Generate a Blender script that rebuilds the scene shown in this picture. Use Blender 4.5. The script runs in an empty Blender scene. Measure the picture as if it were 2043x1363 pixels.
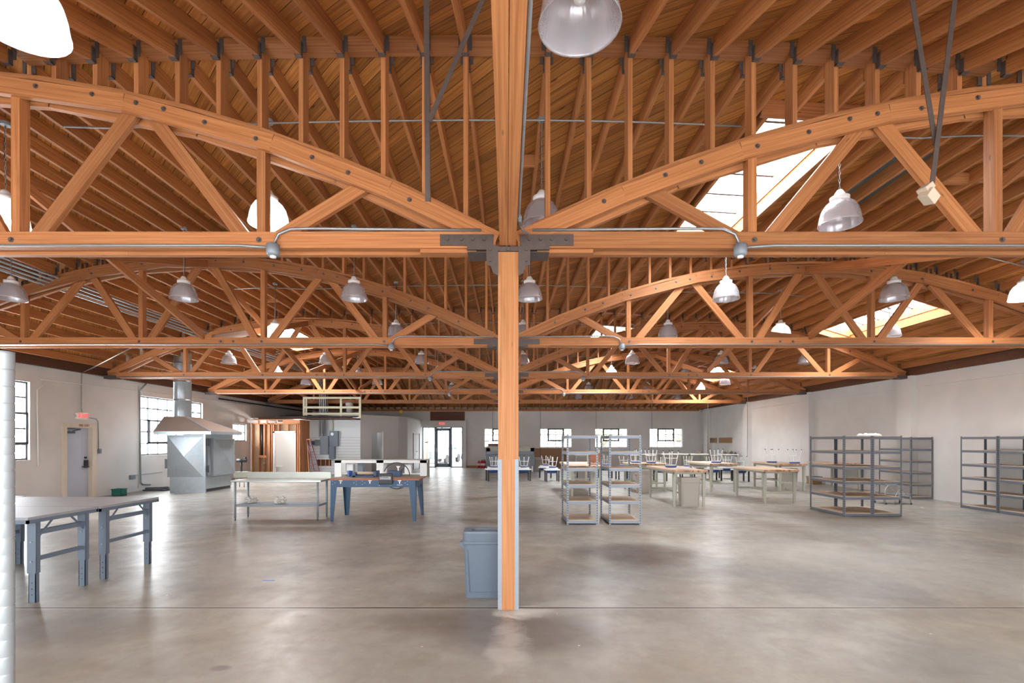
import bpy, math, random
from mathutils import Vector, Matrix
random.seed(7)
S = bpy.context.scene
COL = S.collection
PI = math.pi
# ---------------------------------------------------------------- camera, world, exposure
F = 1000.0; CX, CY, EYE = 1011.0, 880.0, 1.65
cam_d = bpy.data.cameras.new('camera'); cam = bpy.data.objects.new('camera', cam_d); COL.objects.link(cam)
cam.location = (0, 0, EYE); cam.rotation_euler = (PI/2, 0, 0)
cam_d.sensor_width = 36; cam_d.lens = 36*F/2043
cam_d.shift_x = (1021.5-CX)/2043; cam_d.shift_y = (CY-681.5)/2043
cam_d.clip_start = .05; cam_d.clip_end = 300
S.camera = cam
W = bpy.data.worlds.new('world'); S.world = W; W.use_nodes = True
bg = W.node_tree.nodes['Background']; bg.inputs[0].default_value = (.93, .97, 1, 1); bg.inputs[1].default_value = 5.5
S.view_settings.view_transform = 'Standard'; S.view_settings.look = 'None'
S.view_settings.gamma = 1; S.view_settings.use_curve_mapping = False
S.view_settings.exposure = 0.72
S.cycles.use_denoising = True
S.cycles.max_bounces = 10; S.cycles.diffuse_bounces = 6; S.cycles.glossy_bounces = 4
S.cycles.transparent_max_bounces = 12; S.cycles.sample_clamp_indirect = 8
LIGHTS = []
def area(name, loc, rot, sx, sy, power, col=(.89, .955, 1)):
    d = bpy.data.lights.new(name, 'AREA'); d.shape = 'RECTANGLE'; d.size = sx; d.size_y = sy
    d.energy = power; d.color = col
    o = bpy.data.objects.new(name, d); o.location = loc; o.rotation_euler = rot; COL.objects.link(o); return o
DAY = 1.0
WX = 12.1                                  # half width of the hall
# fill lamps added in made-up doorways of the unseen front wall (behind the camera)
for i, x in enumerate((-7.6, 0, 7.6)):
    area('front_fill_%d' % i, (x, -1.5, 1.55), (-PI/2, 0, 0), 5.8, 2.9, 330*DAY)
SKY = [(3.0, 4.05, 5.75, 9.45, 1), (9.05, 10.0, 11.2, 14.6, 1), (3.0, 4.05, 16.1, 19.4, 1), (9.05, 10.0, 21.4, 24.3, 1), (-8.1, -7.0, 15.9, 19.3, 1)]
LW = [(9.8, 12.72), (16.53, 19.95)]

# ---------------------------------------------------------------- helpers
def P(px, py, D): return Vector(((px-CX)/F*D, D, EYE+(CY-py)/F*D))
def fl(py): return EYE*F/(py-CY)

class MB:
    def __init__(s): s.v = []; s.f = []; s.uv = []; s.sm = []; s.mi = []
    def face(s, idx, uv, smooth=False, mi=0):
        s.f.append(idx); s.uv.append(uv); s.sm.append(smooth); s.mi.append(mi)
    def obox(s, c, ax, ay, az, mi=0, ends=None):
        """oriented box: centre c, half vectors ax (length), ay, az"""
        n = len(s.v); ou, ov = random.random()*9, random.random()*9
        for i in (-1, 1):
            for j in (-1, 1):
                for k in (-1, 1): s.v.append(tuple(c+ax*i+ay*j+az*k))
        L, wy, wz = ax.length*2, ay.length*2, az.length*2
        def q(a, b, cc, d, u, v): s.face((n+a, n+b, n+cc, n+d), ((ou, ov), (ou+u, ov), (ou+u, ov+v), (ou, ov+v)), False, mi)
        flip = ax.cross(ay).dot(az) < 0
        qs = [(0, 4, 5, 1, L, wz), (2, 3, 7, 6, None, None), (0, 2, 6, 4, None, None), (1, 5, 7, 3, L, wy), (0, 1, 3, 2, wz, wy), (4, 6, 7, 5, wy, wz)]
        def fc(ids, uvs):
            ids = [n+i for i in ids]
            if flip: ids = ids[::-1]; uvs = uvs[::-1]
            s.face(tuple(ids), tuple(uvs), False, mi)
        def U(u, v): return (ou+u, ov+v)
        fc([0, 4, 5, 1], [U(0, 0), U(L, 0), U(L, wz), U(0, wz)])
        fc([2, 3, 7, 6], [U(0, 2), U(0, 2+wz), U(L, 2+wz), U(L, 2)])
        fc([0, 2, 6, 4], [U(0, 4), U(0, 4+wy), U(L, 4+wy), U(L, 4)])
        fc([1, 5, 7, 3], [U(0, 6), U(L, 6), U(L, 6+wy), U(0, 6+wy)])
        fc([0, 1, 3, 2], [U(0, 0), U(0, wz), U(.02, wz), U(.02, 0)])
        fc([4, 6, 7, 5], [U(0, 0), U(.02, 0), U(.02, wz), U(0, wz)])
    def box(s, x0, x1, y0, y1, z0, z1, mi=0):
        c = Vector(((x0+x1)/2, (y0+y1)/2, (z0+z1)/2))
        d = [Vector((abs(x1-x0)/2, 0, 0)), Vector((0, abs(y1-y0)/2, 0)), Vector((0, 0, abs(z1-z0)/2))]
        i = max(range(3), key=lambda k: d[k].length)
        s.obox(c, d[i], d[(i+1) % 3], d[(i+2) % 3], mi); return s
    def beam(s, p0, p1, w, h, up=(0, 0, 1), mi=0):
        p0 = Vector(p0); p1 = Vector(p1); a = (p1-p0); L = a.length; a.normalize()
        up = Vector(up); side = a.cross(up)
        if side.length < 1e-4: side = a.cross(Vector((0, 1, 0)))
        side.normalize(); u = side.cross(a)
        s.obox((p0+p1)/2, a*(L/2), side*(w/2), u*(h/2), mi); return s
    def tube(s, pts, r, seg=8, caps=True, mi=0, r2=None):
        pts = [Vector(p) for p in pts]; N = len(pts); base = len(s.v)
        prev = None; acc = 0
        for i, p in enumerate(pts):
            t = (pts[min(i+1, N-1)]-pts[max(i-1, 0)]).normalized()
            if prev is None:
                nrm = t.cross(Vector((0, 0, 1)))
                if nrm.length < .1: nrm = t.cross(Vector((0, 1, 0)))
            else: nrm = prev-t*prev.dot(t)
            nrm.normalize(); prev = nrm; b = t.cross(nrm)
            rr = r if r2 is None else r+(r2-r)*i/(N-1)
            for k in range(seg):
                a = 2*PI*k/seg; s.v.append(tuple(p+nrm*math.cos(a)*rr+b*math.sin(a)*rr))
        for i in range(N-1):
            L = (pts[i+1]-pts[i]).length
            for k in range(seg):
                k2 = (k+1) % seg; a = base+i*seg
                s.face((a+k, a+k2, a+seg+k2, a+seg+k), ((acc, k/seg), (acc, (k+1)/seg), (acc+L, (k+1)/seg), (acc+L, k/seg)), True, mi)
            acc += L
        if caps:
            s.face(tuple(base+k for k in range(seg))[::-1], tuple((0, 0) for k in range(seg)), False, mi)
            s.face(tuple(base+(N-1)*seg+k for k in range(seg)), tuple((0, 0) for k in range(seg)), False, mi)
        return s
    def lathe(s, prof, c=(0, 0, 0), seg=20, mi=0, smooth=True, sx=1, sy=1, closed=False):
        base = len(s.v); c = Vector(c); n = len(prof)
        for r, z in prof:
            for k in range(seg):
                a = 2*PI*k/seg; s.v.append((c.x+r*sx*math.cos(a), c.y+r*sy*math.sin(a), c.z+z))
        for i in range(n-1):
            for k in range(seg):
                k2 = (k+1) % seg; a = base+i*seg
                s.face((a+k, a+k2, a+seg+k2, a+seg+k), ((k/seg, i/n), ((k+1)/seg, i/n), ((k+1)/seg, (i+1)/n), (k/seg, (i+1)/n)), smooth, mi)
        if prof[0][0] > 1e-5 and closed: s.face(tuple(base+k for k in range(seg))[::-1], tuple((0, 0) for k in range(seg)), False, mi)
        if prof[-1][0] > 1e-5 and closed: s.face(tuple(base+(n-1)*seg+k for k in range(seg)), tuple((0, 0) for k in range(seg)), False, mi)
        return s
    def prism(s, poly, axis, a0, a1, mi=0):
        """poly list of 2D points; axis 'x','y','z' extrusion from a0 to a1"""
        def mk(p, a):
            return {'x': (a, p[0], p[1]), 'y': (p[0], a, p[1]), 'z': (p[0], p[1], a)}[axis]
        n = len(s.v); m = len(poly)
        for a in (a0, a1):
            for p in poly: s.v.append(mk(p, a))
        s.face(tuple(range(n, n+m)), tuple((p[0], p[1]) for p in poly), False, mi)
        s.face(tuple(range(n+m, n+2*m))[::-1], tuple((p[0], p[1]) for p in poly)[::-1], False, mi)
        for i in range(m):
            j = (i+1) % m
            L = math.dist(poly[i], poly[j])
            s.face((n+i, n+m+i, n+m+j, n+j), ((0, 0), (0, a1-a0), (L, a1-a0), (L, 0)), False, mi)
        return s
    def poly(s, pts, mi=0, smooth=False):
        n = len(s.v)
        for p in pts: s.v.append(tuple(p))
        s.face(tuple(range(n, n+len(pts))), tuple((p[0], p[1]) for p in pts), smooth, mi); return s
    def build(s, name, mat, parent=None, bevel=0, fixn=False, loc=None):
        me = bpy.data.meshes.new(name); me.from_pydata(s.v, [], s.f)
        uvl = me.uv_layers.new(name='UVMap'); flat = []
        for u in s.uv:
            for a in u: flat += [a[0], a[1]]
        uvl.data.foreach_set('uv', flat)
        me.polygons.foreach_set('use_smooth', s.sm)
        mats = mat if isinstance(mat, (list, tuple)) else [mat]
        for m in mats: me.materials.append(m)
        me.polygons.foreach_set('material_index', s.mi)
        if fixn:
            import bmesh
            bm = bmesh.new(); bm.from_mesh(me); bmesh.ops.recalc_face_normals(bm, faces=bm.faces); bm.to_mesh(me); bm.free()
        me.update()
        o = bpy.data.objects.new(name, me); COL.objects.link(o)
        if parent: o.parent = parent
        if loc is not None: o.location = loc
        if bevel:
            b = o.modifiers.new('b', 'BEVEL'); b.width = bevel; b.segments = 2; b.limit_method = 'ANGLE'
        return o
def B(*a): return MB().box(*a)

def tag(o, label=None, cat=None, group=None, kind=None):
    if label: o['label'] = label
    if cat: o['category'] = cat
    if group: o['group'] = group
    if kind: o['kind'] = kind
    return o
def empty(name, loc=(0, 0, 0), rz=0, label=None, cat=None, group=None, kind=None):
    o = bpy.data.objects.new(name, None); COL.objects.link(o); o.location = loc; o.rotation_euler = (0, 0, rz)
    o.empty_display_size = .1
    return tag(o, label, cat, group, kind)
def kids(o): return [c for c in ALLK.get(o.name, [])]
ALLK = {}
def index_children():
    ALLK.clear()
    for o in bpy.data.objects:
        if o.parent: ALLK.setdefault(o.parent.name, []).append(o)
def copy_tree(o, parent=None, loc=None, rz=None, label=None, group=None):
    c = o.copy(); COL.objects.link(c); c.parent = parent
    if parent is None:
        if loc is not None: c.location = loc
        if rz is not None: c.rotation_euler = (0, 0, rz)
        if label: c['label'] = label
        if group: c['group'] = group
    for ch in [x for x in ALLK.get(o.name, [])]: copy_tree(ch, c)
    return c

# ---------------------------------------------------------------- materials
def lin(r, g, b):
    f = lambda c: (c/255/12.92) if c/255 <= .04045 else ((c/255+.055)/1.055)**2.4
    return (f(r), f(g), f(b), 1)
def mat(name, col, rough=.6, metal=0, spec=.5, noise=0, nscale=8, bump=0, alpha=None, emit=None, est=0, coat=0):
    m = bpy.data.materials.new(name); m.use_nodes = True; nt = m.node_tree; b = nt.nodes['Principled BSDF']
    b.inputs['Base Color'].default_value = col; b.inputs['Roughness'].default_value = rough
    b.inputs['Metallic'].default_value = metal; b.inputs['Specular IOR Level'].default_value = spec
    if coat: b.inputs['Coat Weight'].default_value = coat
    if emit: b.inputs['Emission Color'].default_value = emit; b.inputs['Emission Strength'].default_value = est
    if noise or bump:
        tc = nt.nodes.new('ShaderNodeTexCoord'); no = nt.nodes.new('ShaderNodeTexNoise')
        no.inputs['Scale'].default_value = nscale; no.inputs['Detail'].default_value = 5
        nt.links.new(tc.outputs['Object'], no.inputs['Vector'])
        if noise:
            mx = nt.nodes.new('ShaderNodeMix'); mx.data_type = 'RGBA'
            mx.inputs[6].default_value = tuple(c*(1-noise) for c in col[:3])+(1,)
            mx.inputs[7].default_value = tuple(min(1, c*(1+noise)) for c in col[:3])+(1,)
            nt.links.new(no.outputs['Fac'], mx.inputs[0]); nt.links.new(mx.outputs[2], b.inputs['Base Color'])
        if bump:
            bp = nt.nodes.new('ShaderNodeBump'); bp.inputs['Strength'].default_value = bump
            nt.links.new(no.outputs['Fac'], bp.inputs['Height']); nt.links.new(bp.outputs['Normal'], b.inputs['Normal'])
    return m
def N(nt, t, **kw):
    n = nt.nodes.new(t)
    for k, v in kw.items(): setattr(n, k, v)
    return n
def math_(nt, op, a, b=None, c=None):
    n = nt.nodes.new('ShaderNodeMath'); n.operation = op
    for i, v in enumerate((a, b, c)):
        if v is None: continue
        if isinstance(v, (int, float)): n.inputs[i].default_value = v
        else: nt.links.new(v, n.inputs[i])
    return n.outputs[0]
def mixc(nt, f, a, b):
    n = nt.nodes.new('ShaderNodeMix'); n.data_type = 'RGBA'
    for i, v in ((0, f), (6, a), (7, b)):
        if isinstance(v, tuple): n.inputs[i].default_value = v
        elif isinstance(v, (int, float)): n.inputs[i].default_value = v
        else: nt.links.new(v, n.inputs[i])
    return n.outputs[2]
def wood(name, c1, c2, rough=.55, dark=.35, knots=True, vary=.18):
    m = bpy.data.materials.new(name); m.use_nodes = True; nt = m.node_tree; b = nt.nodes['Principled BSDF']
    uv = N(nt, 'ShaderNodeUVMap'); oi = N(nt, 'ShaderNodeObjectInfo')
    add = N(nt, 'ShaderNodeVectorMath', operation='ADD')
    cmb = N(nt, 'ShaderNodeCombineXYZ'); r = math_(nt, 'MULTIPLY', oi.outputs['Random'], 37.0)
    nt.links.new(r, cmb.inputs[0]); nt.links.new(r, cmb.inputs[1])
    nt.links.new(uv.outputs[0], add.inputs[0]); nt.links.new(cmb.outputs[0], add.inputs[1])
    mp = N(nt, 'ShaderNodeMapping'); mp.inputs['Scale'].default_value = (.7, 34, 1); nt.links.new(add.outputs[0], mp.inputs[0])
    n1 = N(nt, 'ShaderNodeTexNoise'); n1.inputs['Scale'].default_value = 1.6; n1.inputs['Detail'].default_value = 6; n1.inputs['Distortion'].default_value = .4
    nt.links.new(mp.outputs[0], n1.inputs['Vector'])
    mp2 = N(nt, 'ShaderNodeMapping'); mp2.inputs['Scale'].default_value = (.8, 3, 1); nt.links.new(add.outputs[0], mp2.inputs[0])
    n2 = N(nt, 'ShaderNodeTexNoise'); n2.inputs['Scale'].default_value = 1.3; n2.inputs['Detail'].default_value = 3; nt.links.new(mp2.outputs[0], n2.inputs['Vector'])
    rp = N(nt, 'ShaderNodeMapRange'); rp.inputs[1].default_value = .32; rp.inputs[2].default_value = .68; nt.links.new(n1.outputs['Fac'], rp.inputs[0])
    col = mixc(nt, rp.outputs[0], c1, c2)
    d = tuple(c*dark for c in c1[:3])+(1,)
    r2 = N(nt, 'ShaderNodeMapRange'); r2.inputs[1].default_value = .62; r2.inputs[2].default_value = .8; r2.inputs[4].default_value = .5; nt.links.new(n2.outputs['Fac'], r2.inputs[0])
    col = mixc(nt, r2.outputs[0], col, d)
    if knots:
        vo = N(nt, 'ShaderNodeTexVoronoi'); mp3 = N(nt, 'ShaderNodeMapping'); mp3.inputs['Scale'].default_value = (1.1, 4.0, 1); nt.links.new(add.outputs[0], mp3.inputs[0])
        nt.links.new(mp3.outputs[0], vo.inputs['Vector']); vo.inputs['Scale'].default_value = 1.5
        k = N(nt, 'ShaderNodeMapRange'); k.inputs[1].default_value = .07; k.inputs[2].default_value = .03; k.inputs[4].default_value = .75; nt.links.new(vo.outputs['Distance'], k.inputs[0])
        col = mixc(nt, k.outputs[0], col, d)
    hs = N(nt, 'ShaderNodeHueSaturation'); v = math_(nt, 'MULTIPLY_ADD', oi.outputs['Random'], vary*2, 1-vary)
    nt.links.new(v, hs.inputs['Value']); nt.links.new(col, hs.inputs['Color'])
    nt.links.new(hs.outputs[0], b.inputs['Base Color']); b.inputs['Roughness'].default_value = rough
    b.inputs['Specular IOR Level'].default_value = .3
    bp = N(nt, 'ShaderNodeBump'); bp.inputs['Strength'].default_value = .15; bp.inputs['Distance'].default_value = .01
    nt.links.new(n1.outputs['Fac'], bp.inputs['Height']); nt.links.new(bp.outputs[0], b.inputs['Normal'])
    return m
M = {}
M['fir'] = wood('douglas_fir', lin(152, 94, 54), lin(184, 124, 78))
M['fir_light'] = wood('fir_column', lin(164, 106, 62), lin(188, 130, 84), knots=True, vary=.03)
M['rafter'] = wood('rafter_fir', lin(152, 92, 50), lin(186, 126, 76), vary=.16)
M['browntimber'] = wood('brown_timber', lin(74, 46, 32), lin(104, 66, 46))
M['studwood'] = wood('stud_fir', lin(178, 116, 78), lin(206, 146, 104), vary=.25)
M['butcher'] = None
M['particle'] = mat('particle_board', lin(198, 178, 156), .8, noise=.12, nscale=60)
M['steel'] = mat('painted_brown_steel', lin(92, 80, 75), .5, .35, noise=.3, nscale=20)
M['hanger'] = mat('hanger_steel', lin(92, 80, 76), .6, .3, noise=.3, nscale=30)
M['bolt'] = mat('bolt_steel', lin(104, 94, 90), .5, .5)
M['galv'] = mat('galvanised', lin(160, 167, 172), .4, .65, noise=.14, nscale=14, bump=.03)
M['galvflat'] = mat('galvanised_flat', lin(140, 148, 156), .55, .25, noise=.12, nscale=50)
M['conduit'] = mat('conduit', lin(152, 150, 147), .4, .5)
M['pvcw'] = mat('white_painted_pipe', lin(206, 202, 196), .5)
M['stain'] = mat('stainless', lin(178, 180, 176), .3, .8, noise=.06, nscale=6)
M['stainb'] = mat('stainless_brushed', lin(160, 162, 154), .35, .85, noise=.15, nscale=3)
M['greymetal'] = mat('grey_enamel', lin(92, 104, 118), .42)
M['greytop'] = mat('grey_laminate', lin(138, 140, 144), .5, noise=.06, nscale=5)
M['bin'] = mat('bin_plastic', lin(92, 104, 118), .45, noise=.05, nscale=30)
M['beigebin'] = mat('beige_bin_plastic', lin(168, 160, 150), .5)
M['blue'] = mat('blue_enamel', lin(36, 74, 106), .4)
M['bluedark'] = mat('blue_casting', lin(38, 74, 112), .4)
M['blueplastic'] = mat('blue_plastic', lin(62, 92, 164), .4)
M['seatblue'] = mat('blue_vinyl', lin(70, 94, 152), .5)
M['wheelblue'] = mat('wheel_blue', lin(36, 72, 138), .4)
M['black'] = mat('black_plastic', lin(38, 38, 40), .45)
M['darkgrey'] = mat('dark_grey', lin(70, 72, 78), .5)
M['white'] = mat('white_paint', lin(222, 222, 220), .45)
M['whitemetal'] = mat('white_enamel', lin(232, 232, 230), .35)
M['cream'] = mat('cream_paint', lin(206, 200, 172), .5)
M['sage'] = mat('sage_enamel', lin(166, 165, 151), .45)
M['shelfblue'] = None
M['wallgrey'] = mat('grey_drywall', lin(190, 188, 186), .8)
M['wallwhite'] = mat('white_drywall', lin(214, 216, 216), .75)
M['trimcream'] = mat('cream_trim', lin(204, 192, 174), .6)
M['doorblue'] = mat('pale_blue_door', lin(176, 182, 196), .5, noise=.03, nscale=3)
M['panelgrey'] = mat('panel_grey', lin(112, 120, 128), .5)
M['red'] = mat('red_paint', lin(170, 30, 34), .4)
M['redglow'] = mat('exit_red', lin(220, 40, 40), .5, emit=(1, .08, .08, 1), est=.9)
M['signwhite'] = mat('sign_white', lin(232, 226, 222), .5)
M['redtext'] = mat('red_text', lin(150, 60, 50), .7)
M['maroon'] = mat('maroon_fibreglass', lin(122, 68, 88), .5)
M['brownboard'] = mat('brown_board', lin(152, 118, 90), .8, noise=.08, nscale=5)
M['card'] = mat('cardboard', lin(150, 112, 76), .8)
M['green'] = mat('green_plastic', lin(24, 104, 92), .5)
M['porcelain'] = mat('porcelain', lin(226, 230, 226), .2)
M['bluetape'] = mat('blue_tape', lin(92, 128, 190), .7)
M['hood'] = mat('hood_sheet', lin(170, 156, 146), .38, .5, noise=.1, nscale=4)
M['bluegreysteel'] = mat('metal_flashing', lin(104, 118, 122), .5, .4)
M['asphalt'] = mat('pavement', lin(190, 188, 184), .9, noise=.06, nscale=2)
M['carwhite'] = mat('car_white', lin(215, 218, 222), .3)
M['cargrey'] = mat('car_silver', lin(150, 156, 164), .3, .3)
M['carglass'] = mat('car_glass', lin(70, 84, 92), .15)
M['tyre'] = mat('tyre', lin(60, 60, 62), .8)
M['trunk'] = mat('bark', lin(150, 138, 124), .9)
M['leaf'] = mat('leaf', lin(128, 150, 112), .7)
M['stucco'] = mat('stucco_outside', lin(230, 228, 222), .9)
M['yellow'] = mat('yellow_plastic', lin(208, 180, 60), .5)
M['paper'] = mat('paper', lin(228, 222, 230), .8)
M['olive'] = mat('label_olive', lin(150, 130, 60), .6)
M['brownroll'] = mat('brown_roll', lin(122, 100, 88), .8)

def glassmat(name, tr=.9, col=(1, 1, 1, 1)):
    m = bpy.data.materials.new(name); m.use_nodes = True; nt = m.node_tree; nt.nodes.clear()
    o = N(nt, 'ShaderNodeOutputMaterial'); t = N(nt, 'ShaderNodeBsdfTransparent'); g = N(nt, 'ShaderNodeBsdfGlossy'); x = N(nt, 'ShaderNodeMixShader')
    t.inputs[0].default_value = col; g.inputs['Roughness'].default_value = .03
    x.inputs[0].default_value = 1-tr; nt.links.new(t.outputs[0], x.inputs[1]); nt.links.new(g.outputs[0], x.inputs[2]); nt.links.new(x.outputs[0], o.inputs[0])
    return m
M['glass'] = glassmat('window_glass', .93)
def frosted(name):
    m = bpy.data.materials.new(name); m.use_nodes = True; nt = m.node_tree; nt.nodes.clear()
    o = N(nt, 'ShaderNodeOutputMaterial'); t = N(nt, 'ShaderNodeBsdfTransparent'); g = N(nt, 'ShaderNodeBsdfTranslucent'); x = N(nt, 'ShaderNodeMixShader')
    x.inputs[0].default_value = .35; nt.links.new(t.outputs[0], x.inputs[1]); nt.links.new(g.outputs[0], x.inputs[2]); nt.links.new(x.outputs[0], o.inputs[0])
    return m
M['frost'] = frosted('skylight_glazing')
def shade_mat(name, emit=0, clear=.5):
    """ribbed clear prismatic acrylic over a bright reflector"""
    m = bpy.data.materials.new(name); m.use_nodes = True; nt = m.node_tree; b = nt.nodes['Principled BSDF']; o = nt.nodes['Material Output']
    b.inputs['Base Color'].default_value = lin(212, 210, 216); b.inputs['Metallic'].default_value = .35; b.inputs['Roughness'].default_value = .2
    uv = N(nt, 'ShaderNodeUVMap'); sp = N(nt, 'ShaderNodeSeparateXYZ'); nt.links.new(uv.outputs[0], sp.inputs[0])
    w = math_(nt, 'SINE', math_(nt, 'MULTIPLY', sp.outputs[0], 2*PI*42))
    bp = N(nt, 'ShaderNodeBump'); bp.inputs['Strength'].default_value = .15; bp.inputs['Distance'].default_value = .002
    nt.links.new(w, bp.inputs['Height']); nt.links.new(bp.outputs[0], b.inputs['Normal'])
    t = N(nt, 'ShaderNodeBsdfTransparent'); t.inputs[0].default_value = (.93, .9, .88, 1)
    x = N(nt, 'ShaderNodeMixShader'); x.inputs[0].default_value = 1-clear
    nt.links.new(t.outputs[0], x.inputs[1]); nt.links.new(b.outputs[0], x.inputs[2]); nt.links.new(x.outputs[0], o.inputs[0])
    if emit: b.inputs['Emission Color'].default_value = (1, .99, .97, 1); b.inputs['Emission Strength'].default_value = emit
    return m
M['shade'] = shade_mat('prismatic_shade'); M['shadelit'] = shade_mat('prismatic_shade_lit', .75, .3)
M['bulb'] = mat('bulb_on', (1, 1, 1, 1), .5, emit=(1, .98, .94, 1), est=5)

def deck_mat():
    m = bpy.data.materials.new('diagonal_sheathing'); m.use_nodes = True; nt = m.node_tree; b = nt.nodes['Principled BSDF']
    tc = N(nt, 'ShaderNodeTexCoord'); sp = N(nt, 'ShaderNodeSeparateXYZ'); nt.links.new(tc.outputs['Object'], sp.inputs[0])
    s_ = math_(nt, 'MULTIPLY', math_(nt, 'ADD', sp.outputs[0], sp.outputs[1]), .7071)      # across the boards
    l_ = math_(nt, 'MULTIPLY', math_(nt, 'SUBTRACT', sp.outputs[0], sp.outputs[1]), .7071)  # along
    t = math_(nt, 'DIVIDE', s_, .142); fi = math_(nt, 'FLOOR', t); fr = math_(nt, 'FRACT', t)
    d = math_(nt, 'ABSOLUTE', math_(nt, 'SUBTRACT', fr, .5))
    gap = N(nt, 'ShaderNodeMapRange'); gap.inputs[1].default_value = .47; gap.inputs[2].default_value = .49; nt.links.new(d, gap.inputs[0])
    wn = N(nt, 'ShaderNodeTexWhiteNoise', noise_dimensions='1D'); nt.links.new(fi, wn.inputs['W'])
    cb = N(nt, 'ShaderNodeCombineXYZ'); nt.links.new(math_(nt, 'MULTIPLY', l_, .7), cb.inputs[0]); nt.links.new(math_(nt, 'MULTIPLY', s_, 30), cb.inputs[1]); nt.links.new(math_(nt, 'MULTIPLY', wn.outputs[0], 50), cb.inputs[2])
    n1 = N(nt, 'ShaderNodeTexNoise'); n1.inputs['Scale'].default_value = 1.4; n1.inputs['Detail'].default_value = 5; n1.inputs['Distortion'].default_value = .6; nt.links.new(cb.outputs[0], n1.inputs['Vector'])
    rp = N(nt, 'ShaderNodeMapRange'); rp.inputs[1].default_value = .3; rp.inputs[2].default_value = .7; nt.links.new(n1.outputs['Fac'], rp.inputs[0])
    col = mixc(nt, rp.outputs[0], lin(150, 92, 42), lin(200, 138, 72))
    hs = N(nt, 'ShaderNodeHueSaturation'); nt.links.new(math_(nt, 'MULTIPLY_ADD', wn.outputs[0], .5, .75), hs.inputs['Value']); nt.links.new(col, hs.inputs['Color'])
    vo = N(nt, 'ShaderNodeTexVoronoi'); cb2 = N(nt, 'ShaderNodeCombineXYZ'); nt.links.new(math_(nt, 'MULTIPLY', l_, 1.2), cb2.inputs[0]); nt.links.new(math_(nt, 'MULTIPLY', s_, 4), cb2.inputs[1])
    nt.links.new(cb2.outputs[0], vo.inputs['Vector']); vo.inputs['Scale'].default_value = 1.2
    kn = N(nt, 'ShaderNodeMapRange'); kn.inputs[1].default_value = .09; kn.inputs[2].default_value = .04; kn.inputs[4].default_value = .7; nt.links.new(vo.outputs['Distance'], kn.inputs[0])
    col = mixc(nt, kn.outputs[0], hs.outputs[0], lin(70, 36, 18))
    col = mixc(nt, gap.outputs[0], col, lin(30, 18, 12))
    nt.links.new(col, b.inputs['Base Color']); b.inputs['Roughness'].default_value = .6; b.inputs['Specular IOR Level'].default_value = .3
    bp = N(nt, 'ShaderNodeBump'); bp.inputs['Strength'].default_value = .6; bp.inputs['Distance'].default_value = .01; bp.invert = True
    nt.links.new(gap.outputs[0], bp.inputs['Height']); nt.links.new(bp.outputs[0], b.inputs['Normal'])
    return m
M['deck'] = deck_mat()

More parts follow.
